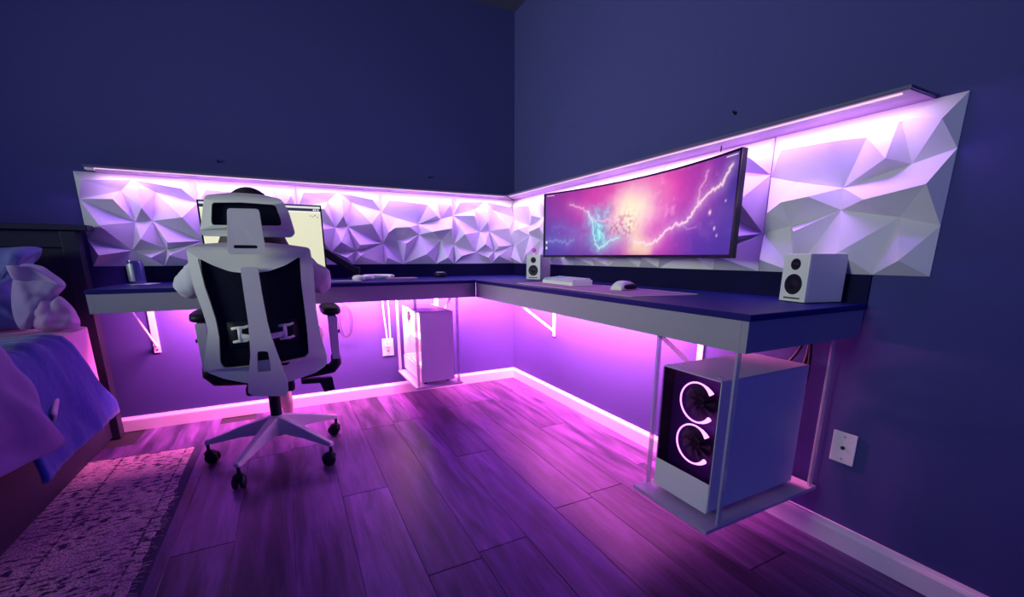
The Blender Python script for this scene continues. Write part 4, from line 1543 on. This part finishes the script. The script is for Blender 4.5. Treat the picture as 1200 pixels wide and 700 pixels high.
def puff(loop, y0, thick, seed, tilt=0.0, wr=.3):
    """cushion filling a 2D (x, z) outline, puffed in y"""
    lp = smooth_loop(loop, 5)
    cx = sum(p[0] for p in lp) / len(lp)
    cz = sum(p[1] for p in lp) / len(lp)
    n = len(lp)
    mb = MB()
    NR = 9
    for sg in (-1, 1):
        vs, fs = [V((cx, y0 + sg * thick, cz))], []
        for j in range(1, NR + 1):
            r = j / NR
            for i, (x, z) in enumerate(lp):
                px, pz = cx + (x - cx) * r, cz + (z - cz) * r
                h = thick * max(0, 1 - r ** 3.2) ** .6
                w = noise.noise(V((px * 11 + seed, pz * 11, seed))) * wr + noise.noise(V((px * 26 + seed, pz * 34, seed + 3))) * wr * .55
                vs.append(V((px, y0 + sg * h * (1 + w) + tilt * (pz - cz), pz)))
        for i in range(n):
            fs.append((0, 1 + i, 1 + (i + 1) % n))
            for j in range(NR - 1):
                a_ = 1 + j * n
                fs.append((a_ + i, a_ + n + i, a_ + n + (i + 1) % n, a_ + (i + 1) % n))
        mb.add(vs, fs)
    return mb


def pillow(loop, y0, thick, material, label, seed, tilt, wr):
    cx = sum(p[0] for p in loop) / len(loop)
    t = thing('pillow', (cx, y0, min(p[1] for p in loop)), label, 'pillow', 'pillows against the headboard')
    build('case', puff(loop, y0, thick, seed, tilt, wr), material, t, smooth=True)
    return t


pillow([(-2.80, .91), (-2.521, .942), (-2.444, .947), (-2.412, .936), (-2.442, .901), (-2.461, .855), (-2.480, .785), (-2.482, .676), (-2.492, .605), (-2.592, .600), (-2.80, .605), (-2.86, .75)],
       -.215, .075, M['pillow_blue'], 'crumpled blue pillow leaning on the headboard at the left edge', 1.3, .10, .9)
pw = pillow([(-2.466, .864), (-2.401, .870), (-2.362, .838), (-2.325, .790), (-2.351, .748), (-2.386, .702), (-2.422, .653), (-2.457, .612), (-2.49, .628), (-2.497, .736)],
            -.325, .045, M['pillow_lavender'], 'lavender pillow with open flap leaning beside the headboard post', 4.1, .22, .5)
b = MB().grid(10, 8, lambda s, q: V((-2.466 + .065 * s + (.078 * s) * q, -.375 + .03 * q - .012 * math.sin(s * 5 + q * 2), .872 - .004 * s - (.055 + .028 * s) * q)))
build('case_flap', b, M['pillow_lavender'], pw, fix=False, smooth=True, solid=.006)
pillow([(-2.445, .700), (-2.405, .745), (-2.372, .728), (-2.345, .742), (-2.316, .700), (-2.304, .660), (-2.306, .606), (-2.36, .599), (-2.43, .600), (-2.46, .64)],
       -.335, .055, M['pillow_pink'], 'small pinkish pillow tucked under the lavender one', 7.7, 0, .5)

# ------------------------------------------------------------------ rug
rug = thing('rug', (-1.963, -1.5, 0), 'worn pinkish patterned rug with dark border on the floor beside the bed', 'rug')
b = MB()
nseg = 60
edge = []
rng = random.Random(5)
for i in range(nseg + 1):
    y = -.425 - 2.2 * i / nseg
    edge.append((-1.966 + (.010 * rng.random() if i > 10 else 0) * (1 if i % 3 else -.3), y))
loop = [(-3.6, -.345)] + [(-1.966, -.425)] + edge[1:] + [(-3.6, -2.625)]
build('pile', MB().prism([loop], ident, .0035, .009), M['rug'], rug)
build('binding', MB().prism([[(-3.6, -.325), (-1.935, -.405), (-1.925, -2.63), (-3.6, -2.63)]], ident, .0004, .0034), M['rug_dark'], rug)
b = MB()
for i in range(150):
    y = -.9 - 1.6 * rng.random()
    x = -1.968
    l_ = .012 + .022 * rng.random()
    dy = .02 * (rng.random() - .5)
    b.bar((x, y, .0075), (x + l_, y + dy, .0055), .0012, .0012)
fr = build('frayed_fringe', b, M['rug'], rug)
fr['kind'] = 'stuff'
